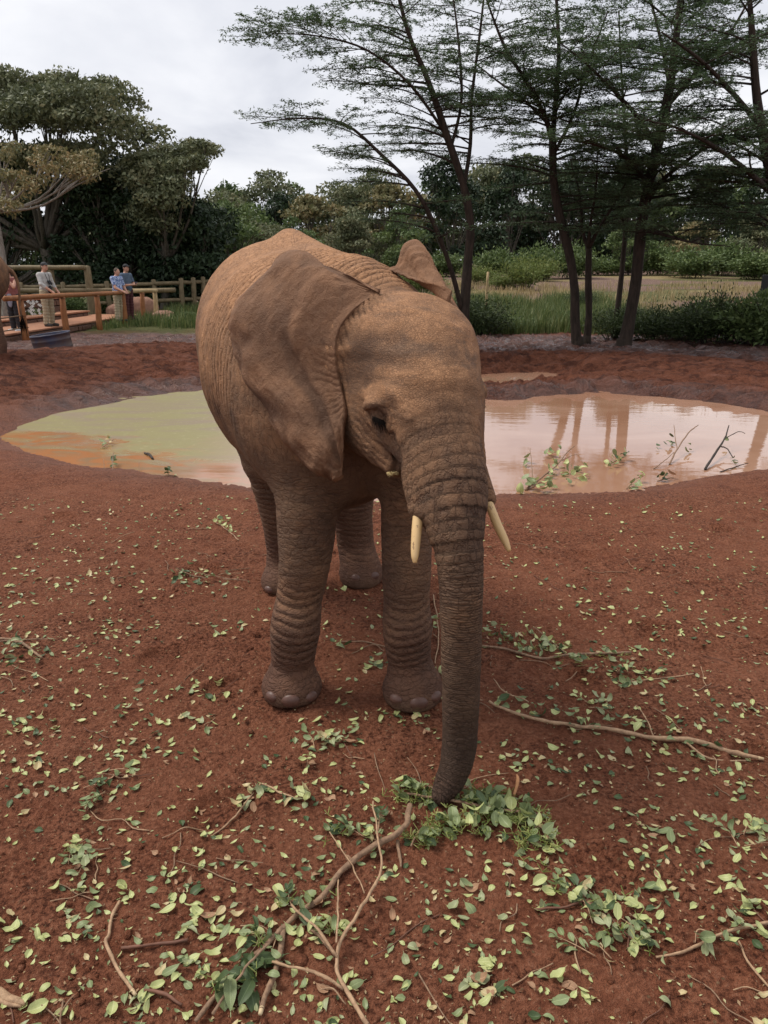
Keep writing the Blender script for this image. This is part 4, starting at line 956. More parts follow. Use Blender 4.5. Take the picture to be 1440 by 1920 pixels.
def binoc(r, k, build):
    def f(P):
        d = s_cone(P, (.03, -.15, 1.24), (.03, -.20, 1.17), .026, .030); d = np.minimum(d, s_cone(P, (-.03, -.15, 1.24), (-.03, -.20, 1.17), .026, .030)); return smin(d, s_cone(P, (.03, -.15, 1.23), (-.03, -.15, 1.23), .018, .018), .01)
    build('binoculars', f, DARKC, lo=(-.2, -.35, 1.05), hi=(.2, 0, 1.35))
    A = Acc()
    for s in (1, -1): A.tube(np.array([(s * .03, -.15, 1.25), (s * .06, -.125, 1.38), (s * .055, -.06, 1.49), (s * .03, .05, 1.51)]) * k, .007, 5)
    obj('strap', A.mesh('strap', DARKC), r)
def bag(r, k, build):
    def f(P): return smin(s_ell(P, (-.02, -.19, 1.03), (.055, .05, .10)), s_ell(P, (-.02, -.19, .95), (.05, .045, .05)), .02)
    build('camera_pouch', f, DARKC, lo=(-.2, -.35, .8), hi=(.2, 0, 1.2))
def towel(r, k, build):
    def f(P): return smax(s_ell(P, (.03, -.15, .88), (.085, .035, .22)) + .004 * np.sin(P[:, 0] * 90), P[:, 2] - 1.02, .01)
    build('tied_jacket', f, BAGM, lo=(-.2, -.3, .6), hi=(.3, .1, 1.1))
def phone(r, k, build):
    def f(P):
        q = np.abs(P - np.array([-.02, -.415, 1.175])) - np.array([.060, .012, .03]); return np.maximum(q, 0).sum(1) + np.minimum(q.max(1), 0)
    build('handheld_camera', f, simple_mat('dark_plastic', (.05, .05, .055), rough=.4), lo=(-.2, -.5, 1.1), hi=(.2, -.3, 1.25))
ZD = .26
q = Wp(88, 560, 22.6); person('man in a grey cap and pale shirt with binoculars both hands on the log rail', q[0], q[1], ZD, 68, 1.74, {'R': ((.27, -.02, 1.14), (.22, -.24, .93)), 'L': ((-.25, -.10, 1.16), (-.12, -.34, .96)), 'head': (0, -.05, 1.63)},
       dict(top=WHITE, bottom=KHAKI, shoe=SHOE, sleeve=1.35, hem=.86), cap=GREYCAP, hair=(HAIRG, 's'), extras=(binoc, bag))
q = Wp(222, 560, 26.6); person('shorter man in a blue flowered shirt leaning on the pale end of the rail', q[0], q[1], ZD - .08, 62, 1.72, {'R': ((.27, -.05, 1.10), (.13, -.28, .98)), 'L': ((-.24, -.16, 1.10), (-.13, -.40, .98)), 'head': (0, -.05, 1.62)},
       dict(top=FLOW, bottom=KHAKI, shoe=SHOE, sleeve=.62, hem=.86, belly=True), hair=(HAIRG, 's'))
q = Wp(240, 560, 27.3); person('taller young man in a black cap and slate blue polo holding a small camera', q[0], q[1], ZD - .08, 66, 1.84, {'R': ((.25, -.09, 1.12), (.04, -.34, 1.16)), 'L': ((-.24, -.08, 1.10), (-.07, -.33, 1.12)), 'head': (0, -.03, 1.63)},
       dict(top=BLUEP, bottom=MAROON, shoe=MAROON, sleeve=.6, hem=.9), cap=DARKC, hair=(HAIRD, 's'), extras=(phone,))
q = Wp(24, 560, 20.8); person('young woman with long brown hair and sleeveless red top, hand at her chin', q[0], q[1], ZD - .04, -18, 1.66, {'R': ((.23, -.16, 1.20), (.07, -.22, 1.42)), 'L': ((-.24, -.12, 1.16), (.04, -.24, 1.16)), 'head': (0, -.02, 1.62)},
       dict(top=PINK, bottom=DARKC, shoe=WSHOE, sleeve=0, hem=.95, loose=.022), hair=(HAIRD, 'long'), extras=(towel,), female=True)
tick('deck and people')
# --- second elephant: a copy of the first with its parts, seen from behind at the left edge
e2 = copy_tree(ele_root)
e2.location = (-7.17, 13.2, gz(-7.7, 13.2)); e2.rotation_euler = (0, 0, math.radians(-80))
e2['label'] = 'brown elephant at the left edge with only its rump and tail in view'
# ================================================================== VEGETATION
R_ = np.random.default_rng(11)
def unit(v): return v / (np.linalg.norm(v, axis=-1, keepdims=True) + 1e-9)
def leaves(C, D, N, L, Wd, cup=0.0):
    """rhomb leaves: centres C, along D, facing N; returns V, Q"""
    D = unit(D); S_ = unit(np.cross(D, N)); Nn = np.cross(S_, D); L = np.asarray(L)[:, None]; Wd = np.asarray(Wd)[:, None]
    a = C - D * L / 2; b = C + S_ * Wd / 2 + Nn * cup * L - D * L * .06; c = C + D * L / 2; d = C - S_ * Wd / 2 + Nn * cup * L - D * L * .06
    V = np.stack([a, b, c, d], 1).reshape(-1, 3); return V, np.arange(len(V)).reshape(-1, 4)
def rdir(n): v = R_.normal(size=(n, 3)); return unit(v)
def leaf_obj(name, parent, C, D, N, L, Wd, mat, rnd, cup=.05, origin=(0, 0, 0), kind=None):
    V, Q = leaves(np.asarray(C), np.asarray(D), np.asarray(N), L, Wd, cup)
    me = np_mesh(name, V - np.asarray(origin), Q, [mat], smooth=False, attrs={'rnd': np.repeat(rnd, 4)})
    return obj(name, me, parent, kind=kind)
def barkm(name, a, b): return simple_mat(name, a, b, 16, .9, .9, .03, .2, (1, 1, .25))
BARK = barkm('acacia_bark', (.060, .042, .032), (.022, .017, .013)); BARK2 = barkm('grey_bark', (.16, .14, .11), (.06, .05, .04)); BARKP = barkm('pale_bark', (.34, .31, .27), (.14, .12, .10))
ACL = leaf_mat('acacia_leaf', (.055, .090, .045), (.095, .150, .070), (.15, .21, .100), .5, .34)
def acacia(label, limbs, seed, nsec=46, Lmax=2.6, leafn=5, zmin=2.2, mat=ACL, group='feathery acacia trees beyond the pond', bias=None, secmul=1.0, low=0.35):
    """limbs: list of arrays (x, y, z, r) in the world; the first is the trunk"""
    rs = np.random.default_rng(seed); base = limbs[0][0, :3].copy(); base[2] = gz(base[0], base[1])
    r = thing('acacia_tree', label, 'tree', tuple(base), group=group); A = Acc(); B = Acc()
    limbs[0][:, 3] *= .86; A.tube(limbs[0][:, :3] - base, limbs[0][:, 3] * (1 + .10 * vnoise(limbs[0][:, :3] * 2.5, seed)), 9)
    fl = limbs[0][0]; A.tube(np.array([fl[:3] - [0, 0, .12], fl[:3] + [0, 0, .05], fl[:3] + [0, 0, .3]]) - base, [fl[3] * 1.5, fl[3] * 1.22, fl[3] * .98], 9)
    for L in limbs[1:]: L[:, 3] *= .72; B.tube(L[:, :3] - base, L[:, 3], 7)
    C, Dv = [], []
    cand = []
    for li, L in enumerate(limbs):
        cs = np.concatenate([[0], np.cumsum(np.linalg.norm(np.diff(L[:, :3], axis=0), axis=1))])
        s0 = cs[-1] * (low if li == 0 else .10)
        for s in np.arange(s0, cs[-1], .11):
            q = np.array([np.interp(s, cs, L[:, k]) for k in range(4)])
            if q[2] > zmin: cand.append((q, s / cs[-1], li))
    rs.shuffle(cand); cand = cand[:int(nsec * secmul)] if len(cand) > nsec * secmul else cand
    az = rs.uniform(0, 6.28)
    for q, f, li in cand:
        az += 2.4 + rs.normal() * .3; a = az
        if bias is not None and rs.random() < .45: a = bias + rs.normal() * .6
        ln = Lmax * rs.uniform(.5, 1.0) * (1 - .45 * f * (li > 0)); el = rs.uniform(.05, .6)
        n = 7; pth = [q[:3]]; d = np.array([math.cos(a), math.sin(a), math.tan(el)]); aa = a
        for k in range(1, n):
            aa += rs.normal() * .14; t = k / (n - 1); d = np.array([math.cos(aa), math.sin(aa), math.tan(el) * (1 - t) ** 1.1 - .04]); d /= np.linalg.norm(d); pth.append(pth[-1] + d * ln / (n - 1))
        pth = np.array(pth); rr = min(q[3] * .45, .008 + .009 * ln); B.tube(pth - base, np.linspace(rr, .004, n), 4)
        m = int(ln / .16)
        for k in range(m):
            t = .16 + .84 * (k + rs.random()) / m; p0 = np.array([np.interp(t * (n - 1), np.arange(n), pth[:, i]) for i in range(3)])
            sd = 1 if k % 2 else -1; b = aa + sd * rs.uniform(.5, 1.25); tl = rs.uniform(.30, .85) * (1.15 - .6 * t)
            dd = np.array([math.cos(b), math.sin(b), rs.normal() * .14 + .06]); mid = p0 + dd * tl * .5; b2 = b - sd * .3; end = mid + np.array([math.cos(b2), math.sin(b2), rs.normal() * .12 - .03]) * tl * .5
            B.tube(np.array([p0, mid, end]) - base, [.0050, .0038, .0025], 3, close=False)
            nl = int(tl / .048); u = (np.arange(nl) + rs.random(nl)) / nl * .95 + .08
            u = u[:, None]; P_ = np.where(u < .5, p0 + (mid - p0) * u * 2, mid + (end - mid) * (u - .5) * 2)
            C.append(np.repeat(P_, leafn, 0)); Dv.append(np.repeat(np.broadcast_to((end - p0) / tl, P_.shape), leafn, 0))
    C = np.concatenate(C); Dv = np.concatenate(Dv); n = len(C)
    sd = unit(np.cross(Dv, (0, 0, 1.))) * rs.choice([-1, 1], n)[:, None]
    D = unit(Dv * rs.uniform(-.2, .8, n)[:, None] + sd * rs.uniform(.3, 1.2, n)[:, None] + rs.normal(size=(n, 3)) * .22)
    C = C + D * .035 + rs.normal(size=(n, 3)) * .022
    N = unit(np.array([0, 0, 1.]) + rs.normal(size=(n, 3)) * .38); rnd = np.clip(rs.beta(2, 2.4, n) + .1 * vnoise(C * 1.2, seed), 0, 1)
    obj('trunk', A.mesh('trunk', BARK), r); obj('branches', B.mesh('branches', BARK), r)
    leaf_obj('crown', r, C, D, N, rs.uniform(.050, .092, n), rs.uniform(.014, .028, n), mat, rnd, origin=base)
    return r, n
def limb(rows, n=4, dy=0.0, Y0=19.0):
    """rows px, py, dY, r"""
    return catmull([[*Wp(a, b, Y0 + c), r] for a, b, c, r in rows], n)
nl_ = 0
trees = []
def AC(*a, **k):
    global nl_
    r, n = acacia(*a, **k); nl_ += n; trees.append(r); return r
# tree behind the elephant's ear
AC('acacia behind the elephant\'s raised ear with a low limb sweeping out to the left', [limb([(868, 640, 0, .16), (872, 560, 0, .135), (878, 480, .1, .12), (882, 420, .1, .11), (868, 345, 0, .10), (838, 255, -.2, .085), (802, 150, -.3, .065), (765, 60, -.4, .05), (735, -60, -.5, .03)], Y0=18),
    limb([(866, 585, 0, .08), (850, 520, -.3, .075), (818, 430, -.6, .07), (778, 355, -.8, .06), (715, 290, -1, .05), (645, 232, -1.2, .035), (560, 222, -1.4, .022), (470, 232, -1.6, .010)], Y0=18),
    limb([(870, 350, .1, .07), (882, 270, .6, .06), (885, 180, 1.0, .05), (900, 60, 1.3, .04), (915, -80, 1.5, .02)], Y0=18),
    limb([(835, 250, -.2, .05), (770, 160, -.8, .04), (690, 95, -1.2, .03), (600, 68, -1.6, .02), (500, 62, -2.0, .008)], Y0=18),
    limb([(845, 280, -.1, .05), (865, 190, .2, .045), (860, 80, .5, .035), (845, -40, .7, .02)], Y0=18)], 21, nsec=120, Lmax=2.3, bias=math.pi, low=.5)
AC('slender leaning acacia, leftmost of two close bare stems on the far bank, forked high up', [limb([(1082, 655, 0, .155), (1078, 600, 0, .135), (1077, 540, 0, .125), (1066, 470, 0, .12), (1050, 410, 0, .115), (1038, 340, 0, .11), (1036, 262, 0, .10)], Y0=19),
    limb([(1036, 265, 0, .09), (1020, 215, -.2, .075), (985, 150, -.5, .06), (945, 85, -.8, .045), (905, -20, -1, .02)], Y0=19),
    limb([(1036, 262, 0, .09), (1042, 190, .2, .08), (1048, 100, .4, .065), (1044, 10, .6, .05), (1035, -120, .8, .02)], Y0=19),
    limb([(1038, 290, 0, .06), (1075, 215, -.3, .05), (1100, 130, -.5, .035), (1140, 20, -.8, .02)], Y0=19),
    limb([(1030, 235, 0, .05), (985, 190, .6, .04), (930, 150, 1.1, .03), (880, 110, 1.6, .015)], Y0=19)], 22, nsec=125, Lmax=2.6, zmin=2.8)
AC('short acacia whose thin stem splits into a low vase beside the leaning stem', [limb([(1099, 652, 0, .115), (1104, 590, 0, .10), (1103, 530, 0, .095), (1104, 465, 0, .09)], Y0=19.4),
    limb([(1104, 468, 0, .07), (1092, 430, .2, .06), (1088, 370, .4, .045), (1070, 300, .8, .025)], Y0=19.4), limb([(1104, 466, 0, .07), (1122, 430, -.2, .055), (1150, 385, -.4, .04), (1180, 330, -.7, .02)], Y0=19.4),
    limb([(1103, 470, 0, .06), (1107, 420, -.3, .05), (1118, 350, -.6, .035), (1120, 280, -.8, .02)], Y0=19.4)], 23, nsec=40, Lmax=1.7, zmin=2.6)
AC('thin leaning acacia stem rising out of the dark bush behind the thick trunk', [limb([(1152, 640, 0, .10), (1158, 580, 0, .09), (1166, 510, 0, .08), (1172, 440, 0, .07), (1178, 360, 0, .06), (1172, 250, 0, .05), (1165, 130, .2, .03), (1160, 20, .3, .02)], Y0=21),
    limb([(1172, 420, 0, .05), (1140, 360, .4, .04), (1110, 300, .8, .02)], Y0=21)], 24, nsec=48, Lmax=2.0, zmin=2.8)
AC('largest acacia on the far bank, thick dark trunk leaning right under layered foliage', [limb([(1168, 660, 0, .20), (1180, 600, 0, .165), (1192, 530, 0, .155), (1198, 470, 0, .15), (1206, 400, 0, .145), (1224, 310, 0, .14), (1246, 215, 0, .125), (1262, 120, 0, .10), (1275, 0, 0, .07), (1285, -120, 0, .03)], Y0=18.6),
    limb([(1206, 395, 0, .08), (1235, 345, -.5, .07), (1290, 300, -1.0, .055), (1350, 262, -1.5, .04), (1440, 235, -2.0, .02)], Y0=18.6),
    limb([(1232, 280, 0, .08), (1200, 225, -.6, .065), (1155, 175, -1.1, .05), (1100, 120, -1.6, .03), (1050, 80, -2, .015)], Y0=18.6),
    limb([(1250, 200, 0, .08), (1310, 130, .3, .06), (1370, 60, .5, .045), (1420, -30, .7, .02)], Y0=18.6),
    limb([(1215, 345, 0, .07), (1180, 300, -.9, .055), (1130, 275, -1.6, .04), (1070, 262, -2.1, .02)], Y0=18.6),
    limb([(1202, 430, 0, .055), (1245, 440, -.8, .045), (1300, 455, -1.4, .03), (1370, 462, -1.9, .012)], Y0=18.6),
    limb([(1255, 160, 0, .07), (1240, 80, .8, .05), (1215, -20, 1.2, .03)], Y0=18.6)], 25, nsec=160, Lmax=2.9, zmin=2.3)
AC('acacia past the right edge whose dark layered branches reach over the bank', [limb([(1478, 690, 0, .19), (1470, 600, 0, .16), (1468, 500, 0, .15), (1462, 400, 0, .14), (1440, 300, 0, .12), (1420, 190, 0, .10), (1410, 60, 0, .07), (1400, -80, 0, .03)], Y0=17),
    limb([(1455, 370, 0, .09), (1400, 320, -.6, .07), (1340, 275, -1.0, .05), (1270, 240, -1.5, .03), (1210, 225, -2, .015)], Y0=17),
    limb([(1428, 240, 0, .08), (1370, 170, -.4, .06), (1310, 110, -.8, .045), (1240, 60, -1.2, .02)], Y0=17),
    limb([(1464, 440, 0, .06), (1400, 405, .5, .05), (1335, 380, .9, .035), (1270, 372, 1.2, .015)], Y0=17),
    limb([(1462, 400, 0, .08), (1530, 300, .3, .06), (1600, 180, .5, .04)], Y0=17)], 26, nsec=95, Lmax=2.8, zmin=2.2, bias=math.pi)
tick('acacias %d leaves' % nl_)
# ---- rounded broadleaf crowns made of leafy pads on limbs
def pad_leaves(pads, dens, Ls, seed, droop=0.0, shell=.40):
    rs = np.random.default_rng(seed); C, N, D = [], [], []
    for (c, r) in pads:
        n = max(30, int(dens * (r[0] * r[1] + r[0] * r[2] * 1.6))); v = unit(rs.normal(size=(n, 3)) + [0, 0, .35]); rad = (shell + (1 - shell) * rs.random(n)) ** .7
        v2 = v * rad[:, None]; lump = 1 + .42 * vnoise(v * 2.3 + c[0], seed) + .12 * vnoise(v * 6 + c[1], seed + 1)
        C.append(np.asarray(c) + v2 * np.asarray(r) * lump[:, None]); N.append(unit(v + rs.normal(size=(n, 3)) * .65 + [0, 0, .5])); D.append(unit(rs.normal(size=(n, 3)) + v * .6 + [0, 0, -droop]))
    return np.concatenate(C), np.concatenate(D), np.concatenate(N)
def crown_tree(name, label, base, pads, mat, dens=260, L=(.11, .20), seed=1, trunk_r=.25, bark=None, group=None, droop=.1, cat='tree', asp=.5, limbs=True, trunks=1, topf=None):
    bark = bark or BARK2; rs = np.random.default_rng(seed); base = np.asarray(base, float); r = thing(name, label, cat, tuple(base), group=group)
    cen = np.mean([p[0] for p in pads], 0); A = Acc(); B = Acc()
    zt = min(p[0][2] for p in pads); top = base + (cen - base) * np.array([.5, .5, 0]) + [0, 0, max(.6, (zt - base[2]) * (topf or (.75 if limbs != 'few' else .6)))]
    for k in range(trunks):
        off = rs.normal(size=3) * [.3, .3, 0] * (trunks > 1); s = catmull([base + off * 2 - [0, 0, .2], base + (top - base) * .5 + rs.normal(size=3) * [.15, .15, 0] + off, top + off], 4); A.tube(s - base, np.linspace(trunk_r, trunk_r * .62, len(s)), 9)
    if limbs:
        for ip, (c, q) in enumerate(pads):
            if limbs == 'few' and ip % 4: continue
            m = top + (np.asarray(c) - top) * .55 + np.array([0, 0, -.12 * np.linalg.norm(np.asarray(c) - top)]) + rs.normal(size=3) * .12; s = catmull([top - [0, 0, .1], m, np.asarray(c) + [0, 0, -.1]], 3); B.tube(s - base, np.linspace(trunk_r * .4, .02, len(s)), 5)
            for _ in range(3):
                e = np.asarray(c) + rs.normal(size=3) * np.asarray(q) * .5; B.tube(np.array([s[-3], (s[-3] + e) / 2 + [0, 0, .05], e]) - base, [.03, .02, .01], 4, close=False)
    C, D, N = pad_leaves(pads, dens, L, seed, droop); n = len(C); rnd = np.clip(rs.beta(2.2, 2.2, n) + .35 * vnoise(C * .9, seed + 5), 0, 1)
    obj('trunk', A.mesh('trunk', bark), r)
    if limbs: obj('branches', B.mesh('branches', bark), r)
    Ls = rs.uniform(L[0], L[1], n); leaf_obj('crown', r, C, D, N, Ls, Ls * asp, mat, rnd, origin=base)
    return r, n
OLIVE = leaf_mat('olive_leaf', (.075, .090, .042), (.165, .180, .090), (.27, .25, .135), .6, .2)
GREEN = leaf_mat('green_leaf', (.055, .086, .028), (.115, .165, .052), (.19, .235, .085), .55, .25)
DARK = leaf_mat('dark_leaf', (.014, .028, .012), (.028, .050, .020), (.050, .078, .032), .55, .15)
BROWNL = leaf_mat('browning_leaf', (.12, .125, .050), (.24, .205, .092), (.36, .26, .13), .6, .22)
LIME = leaf_mat('lime_leaf', (.09, .13, .03), (.16, .20, .055), (.26, .27, .09), .6, .3)
def px_pads(rows, Y0, dYj, seed, squash=.55):
    """rows: px, py, half width px, half height px, dY"""
    rs = np.random.default_rng(seed); o = []
    for a, b, w, h, dy in rows:
        Yq = Y0 + dy; c = Wp(a, b, Yq); s = (Yq * CP) / 1440
        o.append((c, (w * s, w * s * .9, h * s)))
    return o
def fill_rows(outline, n, w, h, seed, dyr=3.0, shrink=.85):
    """random pads inside a traced outline (photo pixels)"""
    rs = random.Random(seed); P = np.array(outline, float); x0, y0 = P.min(0); x1, y1 = P.max(0); out = []
    while len(out) < n:
        a, b = rs.uniform(x0, x1), rs.uniform(y0, y1)
        d = float(sdpoly(np.array([a]), np.array([b]), P)[0])
        if d > -h * .55: continue
        ww = min(w * rs.uniform(.6, 1.15), max(12, -d * 1.7 + 8)); out.append((a, b, ww, min(h * rs.uniform(.7, 1.2), max(8, -d * 1.1)), rs.uniform(-dyr, dyr)))
    return out
L1o = [(-220, 120), (0, 132), (60, 150), (110, 138), (165, 152), (215, 146), (262, 186), (262, 205), (222, 215), (285, 232), (318, 262), (322, 300), (330, 345), (300, 380), (120, 385), (-220, 380)]
r, n = crown_tree('forest_tree', 'huge flat-topped dark green tree towering over the viewing deck at the left', (*Wp(120, 520, 38)[:2], 0), px_pads(fill_rows(L1o, 120, 46, 19, 1, 3.5) + [(0, 150, 60, 22, -1), (205, 170, 50, 20, 0), (235, 195, 40, 13, 1), (290, 250, 36, 15, 0), (120, 158, 45, 20, 0), (150, 225, 60, 20, -3), (210, 230, 60, 20, -3), (60, 190, 60, 22, -2)], 38, 3, 1), OLIVE, 340, (.13, .27), 31, .40, limbs='few', group='forest trees behind the viewing deck'); tot = n
L2o = [(255, 300), (300, 268), (340, 262), (395, 264), (414, 290), (402, 306), (372, 318), (350, 345), (330, 400), (260, 420), (250, 350)]
r, n = crown_tree('forest_tree', 'olive tree with a drooping bough against the sky, right of the huge tree', (*Wp(300, 520, 36)[:2], 0), px_pads(fill_rows(L2o, 40, 30, 14, 2, 2) + [(300, 420, 40, 18, -1), (270, 400, 40, 18, -1)] + [(375, 282, 32, 14, 0), (350, 300, 40, 14, 0), (305, 372, 48, 20, -2), (320, 345, 40, 16, -2)], 36, 3, 2), OLIVE, 420, (.12, .23), 32, .22, limbs='few', group='forest trees behind the viewing deck'); tot += n
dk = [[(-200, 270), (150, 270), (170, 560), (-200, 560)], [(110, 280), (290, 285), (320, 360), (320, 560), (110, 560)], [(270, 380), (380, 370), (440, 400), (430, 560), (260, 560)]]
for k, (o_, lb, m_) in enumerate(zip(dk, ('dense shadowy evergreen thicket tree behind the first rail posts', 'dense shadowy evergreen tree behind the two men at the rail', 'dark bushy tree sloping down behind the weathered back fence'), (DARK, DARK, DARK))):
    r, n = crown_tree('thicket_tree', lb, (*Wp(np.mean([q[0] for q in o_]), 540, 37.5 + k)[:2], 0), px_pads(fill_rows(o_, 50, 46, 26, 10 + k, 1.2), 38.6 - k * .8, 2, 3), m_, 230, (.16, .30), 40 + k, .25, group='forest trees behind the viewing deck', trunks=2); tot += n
L3o = [(400, 400), (380, 385), (395, 368), (440, 375), (470, 400), (480, 470), (480, 560), (390, 560), (380, 450)]
r, n = crown_tree('forest_tree', 'mid green bushy tree just left of the elephant\'s back', (*Wp(425, 540, 44)[:2], 0), px_pads(fill_rows(L3o, 30, 32, 20, 5, 2), 44, 2, 5), GREEN, 200, (.16, .30), 46, .25, group='forest trees behind the viewing deck'); tot += n
# browning tree in front of the forest, at the left edge
BTo = [(-160, 250), (0, 262), (70, 268), (120, 262), (178, 290), (186, 340), (150, 345), (110, 372), (60, 370), (30, 400), (-20, 420), (-160, 400)]
bp = px_pads([q for q in fill_rows(BTo, 34, 30, 14, 6, 1.2)] + [(140, 300, 34, 13, 0), (155, 335, 26, 9, 0), (95, 285, 40, 13, 0), (60, 340, 40, 13, 0), (20, 395, 20, 12, 0)], 25, 1, 6)
r, n = crown_tree('browning_tree', 'pale-barked tree with olive and rusty brown leaves at the left edge', (*Wp(-2, 560, 25)[:2], 0), bp, BROWNL, 560, (.08, .16), 51, .11, BARKP, droop=.7, asp=.42, limbs='few', topf=1.02); tot += n
tick('left forest %d leaves' % tot)
# ---- trees far behind, each from one of five shapes
def proto(name, label, w, h, npad, mat, seed, Ls=(.25, .5), dens=70, group=None):
    rs = random.Random(seed); pads = []
    for _ in range(npad):
        a = rs.uniform(0, 6.28); q = math.sqrt(rs.random()); z = rs.uniform(.10, .92); k = math.sin(min(1, (1.06 - z) * 1.6) * 1.57)
        pads.append((np.array([math.cos(a) * q * w * .42 * k, math.sin(a) * q * w * .42 * k, z * h]), (w * rs.uniform(.12, .2), w * rs.uniform(.12, .2), h * rs.uniform(.06, .11))))
    return crown_tree(name, label, (0, 0, 0), pads, mat, dens, Ls, seed, .2, group=group)[0]
GF = 'trees of the far forest edge'
FARL = [('rounded', GREEN), ('dark dense', DARK), ('olive brown', BROWNL), ('tall olive', OLIVE), ('broad green', GREEN)]
OLV2 = leaf_mat('hazy_olive_leaf', (.080, .100, .050), (.15, .165, .085), (.23, .22, .12), .65, .15)
PR = [proto('far_tree', '', 8, 8.5, 24, GREEN, 61, group=GF), proto('far_tree', '', 7, 9.5, 26, DARK, 62, group=GF), proto('far_tree', '', 8, 7.5, 24, BROWNL, 63, group=GF), proto('far_tree', '', 9, 10.5, 30, OLV2, 64, group=GF), proto('far_tree', '', 10, 8, 30, OLIVE, 65, group=GF)]
spec = [(455, 62, 0, 1.0), (492, 76, 3, 1.02), (520, 70, 1, .86), (560, 78, 0, 1.08), (590, 66, 2, .92), (640, 72, 4, .95), (690, 80, 3, .95), (735, 70, 2, 1.0), (790, 78, 0, 1.05), (845, 72, 1, 1.0), (905, 82, 4, 1.2), (950, 76, 1, 1.1), (1000, 84, 3, 1.05), (1050, 78, 1, 1.1), (1105, 84, 0, 1.15), (1160, 78, 1, 1.15), (1215, 84, 4, 1.15), (1270, 80, 0, 1.1), (1325, 76, 1, 1.0), (1380, 82, 0, 1.1), (1435, 78, 1, 1.0), (1500, 80, 4, 1.2), (1570, 78, 1, 1.1),
        (395, 58, 4, .85), (340, 60, 1, .9), (250, 62, 4, .9), (150, 64, 1, .9), (40, 60, 0, .9), (-60, 56, 1, .9), (1300, 68, 2, .62), (1420, 66, 4, .62), (1180, 66, 0, .55), (660, 60, 4, .62), (760, 58, 0, .60), (560, 56, 0, .55), (500, 54, 4, .5)]
look = ['rounded green tree', 'dark dense tree', 'olive and rust-brown tree', 'tall hazy olive tree', 'broad olive-green tree']
used = set(); nm_ = {}
where = lambda px: 'above the hump' if 440 <= px < 600 else 'above the neck' if 600 <= px < 760 else 'behind the raised ear' if 760 <= px < 900 else 'past the leaning stem' if 900 <= px < 1110 else 'past the thick trunk' if 1110 <= px < 1290 else 'beyond the field' if px >= 1290 else 'past the deck forest'
for k, (px, Yd, ty, sc) in enumerate(spec):
    o = PR[ty] if ty not in used else copy_tree(PR[ty]); used.add(ty)
    q = Wp(px, 500, Yd); z = gz(q[0], q[1]); s = sc * random.uniform(.95, 1.06); o.location = (q[0], q[1], z - .3); o.scale = (s, s, s); o.rotation_euler = (0, 0, random.uniform(0, 6.28))
    k0 = (ty, where(px), Yd < 70); nm_[k0] = nm_.get(k0, 0) + 1; o['label'] = '%s %s in the far forest, %s%s' % ('low' if Yd < 70 and px > 440 else 'distant', look[ty], where(px), ['', ', the nearer one', ', the farthest one', ', the last one'][nm_[k0] - 1]); o['category'] = 'tree'; o['group'] = GF
# ---- bushes
def bush_proto(name, w, h, n, mat, seed, L=(.05, .11), asp=.35, up=.8, stems=14):
    rs = np.random.default_rng(seed); r = thing(name, '', 'bush'); A = Acc(); C, D = [], []
    for s in range(stems * 4):
        a = rs.uniform(0, 6.28); q = rs.random() ** .6; tip = np.array([math.cos(a) * q * w / 2, math.sin(a) * q * w / 2, h * rs.uniform(.45, 1.0) * (1 - .35 * q)]); b = tip * [.25, .25, 0]
        p = catmull([b - [0, 0, .05], (b + tip) / 2 + [0, 0, .12 * h], tip], 3)
        if s % 2 == 0: A.tube(p, np.linspace(.012, .004, len(p)), 3)
        m = n // (stems * 4); t = rs.uniform(.15, 1.0, m) ** .8; P_ = np.stack([np.interp(t, np.linspace(0, 1, len(p)), p[:, i]) for i in range(3)], 1)
        sp = rs.normal(size=(m, 3)) * [.09, .09, .07]; C.append(P_ + sp * (w / 1.4)); D.append(unit(sp + rs.normal(size=(m, 3)) * .03 + [0, 0, .05 * up]))
    C = np.concatenate(C); D = np.concatenate(D); k = C[:, 2] > .0; C, D = C[k], D[k]; m = len(C); Ls = rs.uniform(*L, m)
    obj('stems', A.mesh('stems', BARK), r); leaf_obj('foliage', r, C, D, unit(rs.normal(size=(m, 3)) * .7 + [0, 0, 1]), Ls, Ls * asp, mat, np.clip(rs.beta(2, 2, m), 0, 1)); return r
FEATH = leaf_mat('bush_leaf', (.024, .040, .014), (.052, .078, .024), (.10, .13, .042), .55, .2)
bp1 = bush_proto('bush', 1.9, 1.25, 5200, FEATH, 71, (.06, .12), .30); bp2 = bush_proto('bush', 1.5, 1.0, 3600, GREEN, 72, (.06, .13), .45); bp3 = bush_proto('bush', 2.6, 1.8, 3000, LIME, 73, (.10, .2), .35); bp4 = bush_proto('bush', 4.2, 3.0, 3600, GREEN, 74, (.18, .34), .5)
BU = [bp1, bp2, bp3, bp4]; bused = set()
